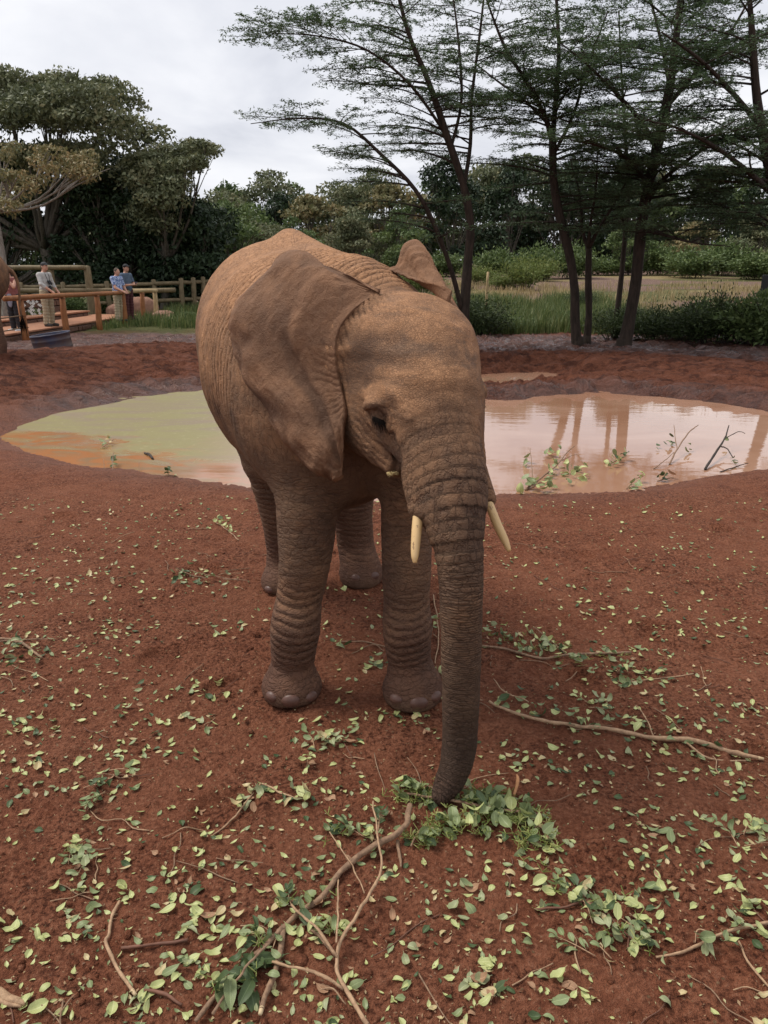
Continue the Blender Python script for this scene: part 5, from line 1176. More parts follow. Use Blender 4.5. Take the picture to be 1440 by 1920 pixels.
bs = [(1150, 640, 21.0, 0, 1.0, 'dark feathery bush between the thin stem and the thick acacia trunk'), (1225, 645, 20.8, 0, 1.15, 'dark feathery bush just right of the thick acacia trunk'), (1285, 650, 20.3, 0, 1.1, 'dark feathery bush second to the right of the thick trunk'), (1340, 655, 19.6, 0, 1.15, 'dark bush in the middle of the right-hand hedge'), (1395, 660, 19.3, 1, 1.3, 'leafy dark green bush near the right edge'), (1440, 664, 18.6, 1, 1.3, 'leafy dark green bush cut by the right edge'), (1500, 670, 18.4, 0, 1.2, 'bush past the right edge beside the outer acacia'),
      (1255, 630, 22.2, 1, 1.0, 'broad-leaved bush behind the feathery hedge right of the thick trunk'), (1320, 634, 21.8, 1, 1.2, 'broad-leaved bush behind the middle of the hedge'), (1420, 640, 21.2, 1, 1.25, 'broad-leaved bush below the black board'),
      (900, 630, 22.5, 0, 1.0, 'dark bush at the foot of the acacia behind the elephant\'s head'), (935, 622, 23.6, 1, .9, 'low bush in the grass beside the pale marker post'), (975, 616, 24.6, 1, .8, 'low weedy bush right of the pale marker post'), (860, 625, 22.6, 0, 1.0, 'dark bush hidden mostly behind the elephant\'s forehead'),
      (1182, 600, 27, 0, .8, 'small dark bush seen between the thin stem and thick trunk'), (1090, 560, 33, 0, .8, 'grey-green bush behind the two close stems'), (1060, 600, 27, 1, .6, 'small weedy clump left of the leaning stem'),
      (945, 505, 47, 2, 1.0, 'yellow-green shrub beyond the tall grass'), (985, 507, 46, 2, 1.15, 'round yellow-green shrub left of the leaning stem'), (900, 500, 52, 2, 1.1, 'yellow-green shrub behind the acacia at the elephant\'s head'), (1020, 500, 56, 2, 1.2, 'pale shrub behind the leaning stem'),
      (560, 480, 46, 2, 1.1, 'dry pale shrub above the elephant\'s back'), (640, 478, 44, 2, 1.2, 'dry yellowish shrub above the dip of the elephant\'s back'), (790, 480, 42, 2, 1.0, 'yellow-green shrub at the foot of the raised ear')]
bs += [(x, 470, random.uniform(58, 66), 3, random.uniform(.85, 1.15), lb) for x, lb in ((480, 'large green bush below the far trees left of the hump'), (700, 'large green bush behind the elephant\'s neck'), (830, 'large green bush behind the raised ear'), (930, 'large green bush behind the yellow-green shrubs'), (1010, 'large green bush behind the pale shrub'), (1075, 'large green bush behind the two close stems'), (1135, 'large green bush between the close stems and the thick trunk'), (1240, 'large green bush beyond the field right of the thick trunk'), (1300, 'large green bush beyond the middle of the field'), (1360, 'large green bush beyond the right part of the field'), (1425, 'large green bush beyond the field at the right edge'), (1490, 'large green bush beyond the field past the right edge'))]
bs += [(345, 572, 40, 1, 1.5, 'green bush behind the weathered fence left of the elephant'), (405, 585, 36.5, 1, .7, 'green bush beside the fence next to the elephant\'s flank'), (300, 560, 37.5, 1, 1.3, 'bush behind the weathered fence rails'), (195, 560, 34.5, 1, 1.2, 'bush behind the log rail between the men'), (130, 560, 32.5, 1, 1.3, 'bush under the tall log frame'), (60, 590, 26, 1, .9, 'bush with small white flowers behind the first rail post'), (30, 585, 27, 1, .9, 'bush behind the young woman'), (330, 605, 28, 1, .45, 'small light green weed clump by the low boulder'), (350, 600, 29.5, 1, .5, 'weed clump at the elephant\'s side below the fence')]
for px, py, Yd, ty, sc, lb in bs:
    o = BU[ty] if ty not in bused else copy_tree(BU[ty]); bused.add(ty); q = Wp(px, py, Yd)
    o.location = (q[0], q[1], gz(q[0], q[1]) - .04); o.scale = (sc * random.uniform(.85, 1.1), sc, sc * random.uniform(.62, 1.12)); o.rotation_euler = (0, 0, random.uniform(0, 6.28)); o['label'] = lb; o['category'] = 'bush'
# fronds behind the deck at the left
q = Wp(32, 560, 28); fr = thing('palm_shrub', 'dark shrub of long arching feathered fronds behind the young woman', 'plant', (q[0], q[1], 0)); A = Acc(); C, D, N = [], [], []
for i in range(26):
    a = random.uniform(0, 6.28); el = random.uniform(.5, 1.4); Lf = random.uniform(1.2, 2.0); p = [np.zeros(3)]
    for k in range(8): e_ = el - k * .17; p.append(p[-1] + np.array([math.cos(a) * math.cos(e_), math.sin(a) * math.cos(e_), math.sin(e_)]) * Lf / 8)
    p = np.array(p); A.tube(p, np.linspace(.014, .004, 9), 3); dv = unit(np.gradient(p, axis=0)); sd = np.array([-math.sin(a), math.cos(a), 0])
    for t in np.linspace(.12, 1, 26):
        c_ = np.array([np.interp(t * 8, np.arange(9), p[:, k]) for k in range(3)]); dd = np.array([np.interp(t * 8, np.arange(9), dv[:, k]) for k in range(3)])
        for s in (1, -1): dl = unit(sd * s + dd * .6 + [0, 0, -.25]); C.append(c_ + dl * .11); D.append(dl); N.append(np.cross(dl, sd * s) + [0, 0, .6])
C, D, N = map(np.array, (C, D, N)); obj('stalks', A.mesh('stalks', GREEN), fr); leaf_obj('fronds', fr, C, D, N, np.full(len(C), .25), np.full(len(C), .045), leaf_mat('frond', (.018, .042, .022), (.03, .06, .03), trans=.1), R_.random(len(C)))
# white flowers on the bush behind the first post
A = Acc()
for i in range(26):
    c_ = Wp(62 + R_.normal() * 9, 578 + R_.normal() * 8, 25.4 + R_.normal() * .2); V, Q = leaves(np.repeat(c_[None], 4, 0) + np.array([[.03, 0, 0], [-.03, 0, 0], [0, 0, .03], [0, 0, -.03]]), np.array([[1, 0, 0], [-1, 0, 0], [0, 0, 1], [0, 0, -1.]]), np.tile([0, -1., .2], (4, 1)), np.full(4, .06), np.full(4, .045)); A.add(V, Q)
obj('flowers', A.mesh('flowers', simple_mat('white_petal', (.75, .75, .70), rough=.6), False), kind='stuff', label='small white flowers over the bush behind the first rail post', category='flowers')
# ---- grass
def grass(name, label, cx, cy, wx, wy, n, hmin, hmax, mat, seed, maskf=None, wd=.012):
    rs = np.random.default_rng(seed); x = cx + rs.uniform(-1, 1, n) * wx; y = cy + rs.uniform(-1, 1, n) * wy
    cl_ = fbm2(x * .9, y * .9, 3, seed); k = cl_ + rs.random(n) * .5 > .05
    if maskf is not None: k &= maskf(x, y)
    x, y = x[k], y[k]; n = len(x); z = ground_h(x, y) - .02; hh = rs.uniform(hmin, hmax, n) * (1 + .5 * cl_[k]); a = rs.uniform(0, 6.28, n); ln = rs.uniform(.1, .5, n)
    s = np.stack([np.cos(a), np.sin(a), 0 * a], 1); f = np.stack([-np.sin(a), np.cos(a), 0 * a], 1) * ln[:, None] * hh[:, None]; b = np.stack([x, y, z], 1); w = (wd * rs.uniform(.7, 1.4, n))[:, None]
    m = b + f * .35 + np.stack([0 * x, 0 * x, hh * .6], 1); t = b + f + np.stack([0 * x, 0 * x, hh], 1)
    V = np.stack([b - s * w, b + s * w, m + s * w * .7, m - s * w * .7, t], 1).reshape(-1, 3); o = np.arange(n) * 5
    me = np_mesh(name, V, [np.stack([o, o + 1, o + 2, o + 3], 1), np.stack([o + 3, o + 2, o + 4], 1)], [mat], smooth=False, attrs={'rnd': np.repeat(rs.random(n), 5)})
    obj(name, me, kind='stuff', label=label, category='grass')
GRS = leaf_mat('grass_green', (.055, .085, .022), (.11, .15, .045), (.22, .22, .085), .6, .3); GRD = leaf_mat('grass_dry', (.22, .18, .08), (.38, .29, .145), (.48, .38, .21), .7, .3)
grass('grass', 'tall fresh green grass behind the muddy bank beside the elephant\'s head', 5.4, 30, 4.4, 7.0, 26000, .25, .62, GRS, 91, lambda x, y: (y > 23.2 + .8 * vnoise2(x, x * 0, 3)))
grass('dry_grass', 'straw-coloured dry grass covering the open field', 12, 40, 11, 12, 16000, .18, .42, GRD, 92, lambda x, y: (x > 4 + (36 - y) * .25) & (fbm2(x * .35, y * .6, 3, 99) > -.08), .016)
grass('field_grass', 'green grass on the field edge behind the right-hand hedge', 12, 25.5, 6, 2.6, 6000, .2, .5, GRS, 93)
grass('weeds', 'weeds and grass around the end of the log fence', -7.6, 30.0, 3.2, 4.6, 12000, .10, .45, GRS, 94, lambda x, y: x > -9.2 + 0 * y)
grass('deck_weeds', 'small weeds along the foot of the stone deck wall', -8.95, 27.5, .35, 3.4, 900, .06, .18, GRS, 95)
tick('plants')
# ================================================================== FALLEN LEAVES, TWIGS, BRANCHES
def leafm(name, a, b, back=None, rough=.45):
    t = MT(name); p = t.pos(); rib = t.attr('rib'); rn = t.n('ObjectInfo', out=5) if False else t.attr('rnd')
    f = t.noise(p, 55, 4, .6); c = t.mix(t.ramp(f, [(.3, 0.), (.7, 1.)]), a, b); c = t.mix(t.ramp(rib, [(.0, .55), (.10, 0.)]), c, tuple(min(.8, x * 1.5 + .05) for x in b))
    c = t.mix(t.ramp(t.noise(p, 130, 3, .6), [(.62, 0.), (.70, .6)]), c, tuple(x * .45 for x in a))
    m = t.done(c, rough, t.bump(t.math('ADD', rib, t.math('MULTIPLY', f, .4)), .4, .003), .45)
    tr = t.t.nodes.new('ShaderNodeBsdfTranslucent'); t.put(tr.inputs[0], c); mxs = t.t.nodes.new('ShaderNodeMixShader'); mxs.inputs[0].default_value = .18
    t.t.links.new(t.b.outputs[0], mxs.inputs[1]); t.t.links.new(tr.outputs[0], mxs.inputs[2]); t.t.links.new(mxs.outputs[0], t.out.inputs[0]); return m
LK = [('pale green', leafm('leaf_pale', (.38, .41, .15), (.54, .57, .25)), .42), ('mid green', leafm('leaf_mid', (.17, .21, .085), (.28, .33, .15)), .24), ('dark green', leafm('leaf_dark', (.042, .070, .024), (.085, .125, .042), rough=.5), .11),
      ('grey-green', leafm('leaf_grey', (.26, .29, .14), (.37, .39, .21)), .11), ('yellow-tan', leafm('leaf_tan', (.44, .34, .16), (.62, .50, .27)), .11), ('dry brown', leafm('leaf_brown', (.28, .15, .08), (.44, .26, .15), rough=.7), .07)]
def leaf_geo(wr, curl, fold, seed, nu=7):
    """a leaf 1 unit long with midrib, blade halves and stalk"""
    rs = random.Random(seed); V, rib = [], []; s = 1 - (1 - np.linspace(0, 1, nu)) ** 1.15; pw = rs.choice((.75, 1.0, 1.25, 1.4))
    for k, u in enumerate(s):
        w = wr * .5 * (max(0, 1 - abs(2 * u ** pw - 1) ** 2.2) ** .62 if 0 < u < 1 else 0.03) * rs.uniform(.92, 1.06); z = curl * (u - .5) ** 2 * 1.6; tw = rs.uniform(-.04, .04)
        for q, e in ((-1, 1), (-.5, .5), (0, 0), (.5, .5), (1, 1)): V.append((u - .5, q * w, z + abs(q) * w * fold + q * tw * w * 3 + (rs.uniform(-.02, .02) if e == 1 else 0))); rib.append(e)
    F = [(k * 5 + j, k * 5 + 5 + j, k * 5 + 6 + j, k * 5 + 1 + j) for k in range(nu - 1) for j in range(4)]
    st = [(-.5, -.010, curl * .4), (-.5, .010, curl * .4), (-.66, .008, curl * .4 + .02), (-.66, -.008, curl * .4 + .02)]; n = len(V); V += st; rib += [0] * 4; F.append((n + 3, n + 2, n + 1, n))
    return np.array(V), np.array(F), np.array(rib, float)
SH = [leaf_geo(w, c, f, i) for i, (w, c, f) in enumerate([(.50, .25, .15), (.58, -.4, .4), (.44, .65, -.2), (.56, .1, .05), (.62, .5, .55), (.38, -.5, .35), (.55, .9, .2), (.52, -.7, -.25)])]
SHL = [leaf_geo(w, c, f, i + 20, 4) for i, (w, c, f) in enumerate([(.50, .25, .15), (.58, -.2, .3), (.44, .35, -.2), (.60, .5, .25)])]
LM = {}
def leaf_mesh(s, k):
    if (s, k) not in LM: V, F, rb = SH[s]; LM[s, k] = np_mesh('leaf', V, F, [LK[k][1]], attrs={'rib': rb, 'rnd': np.full(len(V), .5)})
    return LM[s, k]
RS = random.Random(5); ground_h = lambda x, y: gza(x, y)
clus = [(600, 1395, 60, 28, 26), (330, 1345, 90, 22, 26), (400, 1290, 60, 14, 18), (250, 1180, 70, 18, 20), (60, 1365, 60, 25, 20), (270, 1410, 90, 30, 26), (60, 1440, 60, 25, 16), (210, 1470, 50, 25, 14), (130, 1100, 90, 25, 16), (370, 1090, 70, 14, 14), (60, 1215, 60, 25, 18), (30, 1130, 40, 22, 12),
        (560, 1500, 80, 22, 16), (470, 1490, 40, 20, 8), (700, 1560, 40, 40, 14), (430, 1600, 60, 30, 14), (370, 1730, 60, 40, 22), (330, 1660, 60, 25, 10), (160, 1690, 50, 25, 10), (150, 1750, 50, 18, 10), (350, 1825, 50, 30, 14), (520, 1740, 60, 40, 14), (590, 1640, 60, 40, 14), (600, 1740, 60, 40, 14), (640, 1860, 60, 40, 8), (20, 1730, 30, 40, 6), (250, 1880, 60, 25, 8), (60, 1890, 60, 20, 6), (140, 1590, 60, 30, 8),
        (760, 1350, 60, 18, 16), (700, 1250, 25, 16, 8), (740, 1640, 40, 30, 8), (870, 1700, 50, 40, 12), (960, 1640, 90, 40, 16), (1080, 1690, 80, 50, 22), (1165, 1760, 70, 50, 22), (900, 1840, 50, 50, 16), (1010, 1570, 60, 30, 18), (1200, 1690, 60, 30, 10), (1060, 1860, 50, 30, 8), (1270, 1640, 80, 40, 14), (1380, 1700, 60, 50, 18), (1400, 1580, 40, 30, 10), (1220, 1560, 60, 30, 10),
        (980, 1420, 50, 40, 12), (1100, 1430, 90, 30, 14), (1290, 1420, 100, 40, 18), (1390, 1470, 40, 30, 10), (1000, 1215, 70, 22, 26), (1170, 1275, 70, 16, 20), (1090, 1150, 70, 16, 10), (1260, 1170, 90, 18, 12), (1370, 1160, 60, 30, 10), (1180, 1100, 50, 14, 6), (970, 1060, 40, 15, 6), (1290, 965, 80, 14, 8), (1120, 1330, 30, 12, 6), (1230, 1230, 70, 15, 12), (1400, 1340, 35, 20, 8), (410, 1180, 60, 16, 12), (640, 1110, 50, 10, 6), (560, 1180, 30, 14, 6), (300, 960, 150, 16, 10)]
pts = []
for cx_, cy_, sx_, sy_, n in clus:
    for _ in range(int(n * 1.25)): pts.append((RS.gauss(cx_, sx_ * .62), RS.gauss(cy_, sy_ * .62), 1.0))
for _ in range(5200):
    q = np.array([RS.uniform(-.9, .9) * 1.0, 0]); Yr_ = 1.15 + 4.4 * RS.random() ** 1.1; xr = RS.uniform(-.62, .62) * (Yr_ + .5)
    if Yr_ > 3.0 and xr > .4 and RS.random() < .5: continue
    if float(fbm2(np.array([xr * 1.7]), np.array([Yr_ * 1.7]), 2, 44)[0]) < RS.uniform(-.45, .25): continue
    pts.append(('w', xr, Yr_))
L_ = []
for q in pts:
    if q[0] == 'w': x, y = q[1], q[2]; s = RS.uniform(.010, .034)
    else:
        if not 905 < q[1] < 1990: continue
        g = Gp(q[0], q[1], 0); x, y = g[0], g[1]; s = RS.choice((RS.uniform(.016, .030), RS.uniform(.022, .036), RS.uniform(.030, .048)))
    L_.append((x, y, s))
xs_, ys_ = np.array([q[0] for q in L_]), np.array([q[1] for q in L_]); keep = (sdpoly(xs_, ys_, POND) > .12)
for px, Yf in ((547, 2.735), (773, 2.705), (529, 3.845), (677, 3.93)):
    fx = Wp(px, 1280 if Yf < 3 else 1075, Yf)[0]; keep &= np.hypot(xs_ - fx, ys_ - Yf) > .13
L_ = [q for q, k in zip(L_, keep) if k]; zs_ = ground_h(xs_[keep], ys_[keep])
L_ = sorted([(x, y, z, s) for (x, y, s), z in zip(L_, zs_)], key=lambda q: -q[3] / math.hypot(q[1], 1.6) * (1 if abs(q[0]) < .56 * (q[1] + .45) and q[1] > 1.28 else .2))
def pxof(x, y, z=0.0):
    d = y * CP + (CAMH - z) * SP; u = (z - CAMH) * CP + y * SP; return 720 + 1440 * x / d, 960 - 1440 * u / d
def wherep(x, y):
    a, b = pxof(x, y)
    if b < 1340: return 'left of the front feet' if a < 500 else 'between the feet' if a < 830 else 'right of the trunk'
    if b < 1560: return 'on the left ground' if a < 330 else 'before the front feet' if a < 700 else 'around the trunk tip' if a < 1050 else 'near the long branch on the right'
    return 'in the bottom left corner' if a < 330 else 'beside the thick forked branch' if a < 760 else 'right of the forked branch' if a < 1080 else 'in the bottom right foreground'
SW = ['lying flat', 'slightly curled', 'folded lengthwise', 'tilted up']
def pick_k():
    u = RS.random() * sum(k[2] for k in LK)
    for i, k in enumerate(LK):
        u -= k[2]
        if u < 0: return i
    return 0
GL = 'fallen leaves scattered over the red earth'
NIND = 300
for x, y, z, s in L_[:NIND]:
    k = pick_k(); sh = RS.randrange(8); tx, ty = RS.gauss(0, .22), RS.gauss(0, .22)
    rz_ = RS.uniform(0, 6.28); o = obj('fallen_leaf', leaf_mesh(sh, k), loc=(x, y, z + s * (.06 + .3 * (abs(tx) + abs(ty)))), rot=(tx, ty, rz_), scale=(s, s * RS.uniform(.85, 1.15), s))
    o['label'] = '%s %s leaf %s %s' % ('small' if s < .030 else 'large' if s > .040 else 'middling', LK[k][0], SW[min(3, int((abs(tx) + abs(ty)) * 5))], wherep(x, y) + ', tip pointing ' + ('right', 'away', 'left', 'nearer')[int(((rz_ + .785) % 6.283) / 1.571)]); o['category'] = 'leaf'; o['group'] = GL
def tilt(V, s, a, tx, ty): M = np.array(Matrix.Rotation(a, 3, 'Z') @ Matrix.Rotation(ty, 3, 'Y') @ Matrix.Rotation(tx, 3, 'X')); return (V * s) @ M.T
VV, FF, RB_, MI = [], [], [], []; n = 0
for x, y, z, s in L_[NIND:]:
    V, F, rb = SHL[RS.randrange(4)]; tx, ty = RS.gauss(0, .25), RS.gauss(0, .25); k = pick_k()
    VV.append(tilt(V, s, RS.uniform(0, 6.28), tx, ty) + [x, y, z + s * (.06 + .3 * (abs(tx) + abs(ty)))]); FF.append(F + n); n += len(V); RB_.append(rb); MI.append(np.full(len(F), k))
obj('leaf_litter', np_mesh('leaf_litter', np.vstack(VV), np.concatenate(FF), [k[1] for k in LK], midx=np.concatenate(MI), attrs={'rib': np.concatenate(RB_), 'rnd': np.full(n, .5)}), kind='stuff', label='small scraps of leaf strewn thinly over the red earth', category='leaf litter')
tick('leaves %d' % len(L_))
# crumbs: tiny chips of stem, leaf and soil
rs = np.random.default_rng(77); n = 7000; yy = 1.15 + 4.6 * rs.random(n) ** 1.5; xx = rs.uniform(-.62, .62, n) * (yy + .5); zz2 = ground_h(xx, yy); kp = sdpoly(xx, yy, POND) > .05; xx, yy, zz2 = xx[kp], yy[kp], zz2[kp]; n = len(xx)
D = rdir(n) * [1, 1, .35]; ll = rs.uniform(.004, .016, n) * (.7 + .3 * rs.random(n)); V, Q = leaves(np.stack([xx, yy, zz2 + .003], 1), D, unit(np.array([0, 0, 1.]) + rs.normal(size=(n, 3)) * .4), ll, ll * rs.uniform(.15, .6, n), .1)
obj('chaff', np_mesh('chaff', V, Q, [leaf_mat('chaff_mat', (.16, .085, .05), (.34, .22, .12), (.42, .42, .22), .8, 0)], smooth=False, attrs={'rnd': np.repeat(rs.random(n), 4)}), kind='stuff', label='tiny chips of dry leaf and stem over the red earth', category='leaf litter')
# clods of earth standing proud near the camera
VC, QC = ball((0, 0, 0), (1, 1, 1), 7, 5); A = Acc()
for i in range(900):
    y = 1.2 + 4.0 * RS.random() ** 1.5; x = RS.uniform(-.6, .6) * (y + .5); s = RS.uniform(.003, .012) * (1 + (RS.random() > .96)); 
    if float(sdpoly(np.array([x]), np.array([y]), POND)[0]) < .1: continue
    V = VC * (1 + .35 * vnoise(VC * 1.5 + i, 3))[:, None] * s * [1, 1.1, .7]; A.add(V + [x, y, 0], QC)
me = A.mesh('clods', EARTHM); co = np.vstack(A.V); hh_ = ground_h(co[:, 0], co[:, 1]); co[:, 2] += hh_; me.vertices.foreach_set('co', co.astype(np.float32).ravel()); me.update()
obj('soil_clods', me, kind='stuff', label='small loose crumbs of red soil', category='soil')
# --- branches
BKB = simple_mat('twig_bark', (.34, .21, .125), (.14, .080, .048), 60, .75, .9, .006); BKP = simple_mat('twig_pale', (.48, .31, .18), (.24, .14, .08), 60, .75, .8, .005); BKR = simple_mat('twig_red', (.20, .085, .05), (.10, .045, .028), 40, .7, .4, .003); CUT = simple_mat('cut_wood', (.60, .47, .28), (.45, .32, .18), 50, .7)
def pth3(rows, lift=.012, n=5, jit=.004, water=False):
    c = []
    for q in rows:
        g = Gp(q[0], q[1], WZ if water else 0.0); z = (WZ if water else gz(g[0], g[1])) + q[2] * .9 + (q[3] if len(q) > 3 else lift * .4); c.append((g[0], g[1], z, q[2]))
    P = catmull(c, n); P[:, :3] += jit * np.stack([vnoise(P[:, :3] * 30 + i * 7, 3) for i in range(3)], 1); P[:, 3] *= 1 + .22 * vnoise(P[:, :3] * 45, 4); return P
def branch(label, stems, leafs=(), bark=BKB, cat='branch', name='fallen_branch', ks=(0, 1, 2), group=None, cut=(), ls=(.03, .05), water=False, sprig=0):
    """stems: lists of px, py, radius, lift; leafs: (px, py, count, spread px)"""
    P0 = pth3(stems[0], water=water); o3 = P0[0, :3].copy(); r = thing(name, label, cat, tuple(o3), group=group)
    for i, s in enumerate(stems):
        P = P0 if i == 0 else pth3(s, water=water); A = Acc(); A.tube(P[:, :3] - o3, P[:, 3], 8 if P[0, 3] > .006 else 5); obj('stem' if i == 0 else 'side_twig', A.mesh('stem', bark), r)
        if i in cut: A = Acc(); e = P[-1]; dv = (P[-1] - P[-3])[:3]; dv /= np.linalg.norm(dv); A.tube(np.array([e[:3] - dv * .006, e[:3] + dv * .012]) - o3, [e[3] * 1.03, e[3] * .8], 8); obj('cut_end', A.mesh('cut_end', CUT), r)
    for a, b, n, sp in leafs:
        for _ in range(n):
            x, y = RS.gauss(a, sp), RS.gauss(b, sp * .5); g = Gp(x, y, WZ if water else 0.); z = (WZ if water else gz(g[0], g[1])) + RS.uniform(.005, .045 if not water else .09); s = RS.uniform(*ls)
            obj('leaf', leaf_mesh(RS.randrange(8), RS.choice(ks)), r, (g[0] - o3[0], g[1] - o3[1], z - o3[2]), (RS.gauss(0, .5), RS.gauss(0, .5), RS.uniform(0, 6.28)), (s, s, s))
    if sprig:
        A = Acc()
        for a, b, n, sp in leafs:
            for _ in range(sprig):
                x, y = RS.gauss(a, sp), RS.gauss(b, sp * .5); g = Gp(x, y, 0); g = np.array([g[0], g[1], gz(g[0], g[1]) + RS.uniform(.004, .03)])
                for _ in range(5):
                    d = np.array([RS.gauss(0, 1), RS.gauss(0, 1), RS.uniform(.1, .9)]); d /= np.linalg.norm(d); e = g + d * RS.uniform(.01, .028); A.tube(np.array([g, e]) - o3, [.0010, .0014], 3, RS.random())
        obj('flower_sprigs', A.mesh('flower_sprigs', leaf_mat('sprig', (.14, .19, .04), (.26, .30, .08), (.42, .42, .14), .6, .2), False), r, kind='stuff')
    return r
branch('thick forked brown branch lying diagonally from the trunk tip to the bottom edge', [[(768, 1530, .0085, .03), (762, 1560, .0090, .03), (742, 1583, .0092, .02), (700, 1602, .0086, .015), (640, 1640, .0080), (600, 1690, .0076), (555, 1722, .0070), (505, 1775, .0060), (440, 1832, .0056), (365, 1925, .0052)],
    [(531, 1742, .007), (526, 1790, .0072), (512, 1840, .007), (490, 1905, .0065)], [(745, 1583, .006), (749, 1610, .005), (752, 1632, .004)], [(560, 1720, .004), (620, 1790, .004), (628, 1800, .004)]],
    [(480, 1770, 7, 22), (440, 1850, 7, 30), (640, 1560, 5, 30), (560, 1690, 6, 25), (620, 1740, 6, 20)], cut=(1,), ks=(0, 1, 1, 2), sprig=5)
branch('thin pale branching twig crossing the thick forked branch near the bottom edge', [[(700, 1530, .0030, .05), (708, 1600, .0035, .05), (714, 1655, .0038, .04), (680, 1722, .0045, .03), (640, 1780, .0050, .02), (632, 1820, .0055, .01), (650, 1862, .006, .01), (690, 1925, .006, .01)],
    [(632, 1805, .004, .02), (600, 1770, .004, .03), (548, 1716, .003, .03)], [(645, 1862, .004, .01), (590, 1838, .004, .02), (510, 1815, .0035, .02)], [(632, 1790, .0025, .03), (634, 1730, .0025, .05), (635, 1675, .002, .05)], [(620, 1575, .002, .03), (660, 1640, .002, .03), (684, 1690, .0025, .03)], [(650, 1885, .002, .01), (625, 1868, .002, .02), (600, 1868, .0015, .02)]], [(700, 1580, 3, 20)], bark=BKP, name='fallen_twig', ks=(0, 1))
branch('spray of big dark green leaves over the lower end of the thick forked branch', [[(505, 1790, .003, .03), (470, 1830, .0035, .03), (430, 1870, .0035, .02), (400, 1915, .004, .02)]], [(495, 1815, 3, 14), (460, 1835, 3, 16), (420, 1880, 3, 16), (475, 1880, 2, 14)], name='leafy_spray', ks=(2, 2, 1), ls=(.065, .085))
branch('long straight branch with a few leafy tufts lying across the right side', [[(916, 1330, .005, .02), (985, 1356, .0062), (1060, 1371, .007), (1140, 1380, .0078), (1220, 1392, .0082), (1300, 1402, .0088), (1370, 1412, .0088), (1426, 1419, .0075)],
    [(925, 1290, .0025, .02), (945, 1312, .003, .02), (990, 1330, .003, .02)], [(1285, 1405, .0035), (1330, 1428, .0035), (1400, 1422, .003)], [(1190, 1345, .002, .04), (1210, 1365, .0025, .02), (1226, 1390, .003, .01)]],
    [(960, 1335, 10, 22), (1000, 1350, 5, 16), (1065, 1362, 10, 18), (1120, 1368, 9, 18), (1190, 1370, 6, 12), (1260, 1402, 5, 20), (1320, 1412, 4, 25)], cut=(0,), ks=(1, 1, 0, 2), bark=BKP, ls=(.03, .048))
branch('leafy fallen bough just right of the trunk, bushy with green leaves', [[(900, 1221, .0045), (950, 1225, .005), (1010, 1240, .0055), (1050, 1240, .006), (1110, 1231, .006), (1182, 1229, .005)], [(1000, 1190, .003, .03), (1030, 1210, .003, .02), (1060, 1232, .003)], [(1095, 1235, .003), (1080, 1262, .003), (1060, 1278, .002)]],
    [(935, 1195, 8, 20), (985, 1215, 14, 22), (1030, 1222, 14, 24), (1075, 1250, 10, 14), (1140, 1238, 8, 16)], ks=(0, 1, 1, 2, 3), sprig=6, bark=BKB)
branch('thin straight pale twig with a tuft of dark leaves below the leafy bough', [[(1130, 1283, .0022), (1190, 1282, .0026), (1300, 1271, .0030)]], [(1160, 1285, 10, 16), (1250, 1270, 5, 14)], bark=BKP, name='fallen_twig', ks=(2, 1, 0))
branch('heap of freshly pulled green leaves and flower sprigs under the trunk tip', [[(760, 1500, .004, .02), (840, 1515, .0045, .02), (920, 1530, .005, .02), (1014, 1540, .0045, .015)], [(800, 1490, .003, .03), (850, 1505, .003, .04), (880, 1500, .002, .05)], [(790, 1560, .003, .01), (770, 1590, .003, .01)], [(985, 1590, .003), (1010, 1560, .003, .02), (1040, 1600, .002)]],
    [(765, 1492, 12, 18), (800, 1500, 12, 16), (900, 1505, 22, 24), (950, 1520, 26, 24), (900, 1545, 22, 30), (840, 1560, 14, 24), (800, 1575, 12, 18), (985, 1545, 14, 20), (1000, 1590, 10, 22)], name='leaf_heap', cat='leaf heap', ks=(0, 1, 1, 1, 2), ls=(.030, .060), sprig=34)
branch('pale orange stick with peeling bark at the lower left', [[(222, 1688, .0042), (210, 1722, .0046), (206, 1755, .0040), (199, 1768, .0052), (213, 1802, .0050), (228, 1830, .0054), (250, 1862, .0046)]], [(230, 1668, 2, 8)], bark=BKP, cut=(0,), name='fallen_stick', cat='stick')
branch('short reddish straight stick beside the peeling stick', [[(228, 1777, .0042), (290, 1771, .0045), (350, 1768, .0045)]], bark=BKR, name='fallen_stick', cat='stick')
branch('short dark red stick near the bottom left', [[(273, 1858, .004), (310, 1875, .0045), (341, 1895, .004)]], bark=BKR, name='fallen_stick', cat='stick')
branch('thick split piece of pale wood at the bottom left corner', [[(-20, 1862, .011), (10, 1874, .012), (30, 1882, .009), (46, 1888, .004)], [(-15, 1872, .006), (12, 1886, .006), (38, 1893, .003)]], bark=BKP, name='wood_chunk', cat='wood')
branch('thin branch with wilted leaves reaching in from the lower right edge', [[(1230, 1798, .003), (1290, 1788, .004), (1340, 1768, .0045), (1400, 1752, .0045), (1460, 1735, .005)], [(1384, 1775, .003), (1405, 1825, .003), (1445, 1870, .003)], [(1340, 1766, .0025), (1310, 1750, .002), (1300, 1770, .0015)]], [(1330, 1790, 7, 30), (1380, 1760, 5, 20)], ks=(1, 3, 0), bark=BKP)
branch('withered leafy stem in the right foreground', [[(1000, 1708, .0035), (1060, 1706, .0038), (1110, 1700, .003), (1160, 1740, .003), (1200, 1790, .0025)]], [(1060, 1680, 8, 30), (1110, 1705, 9, 34), (1160, 1750, 9, 34), (1200, 1785, 6, 30)], ks=(3, 1, 2, 0, 3), bark=BKR, sprig=3)
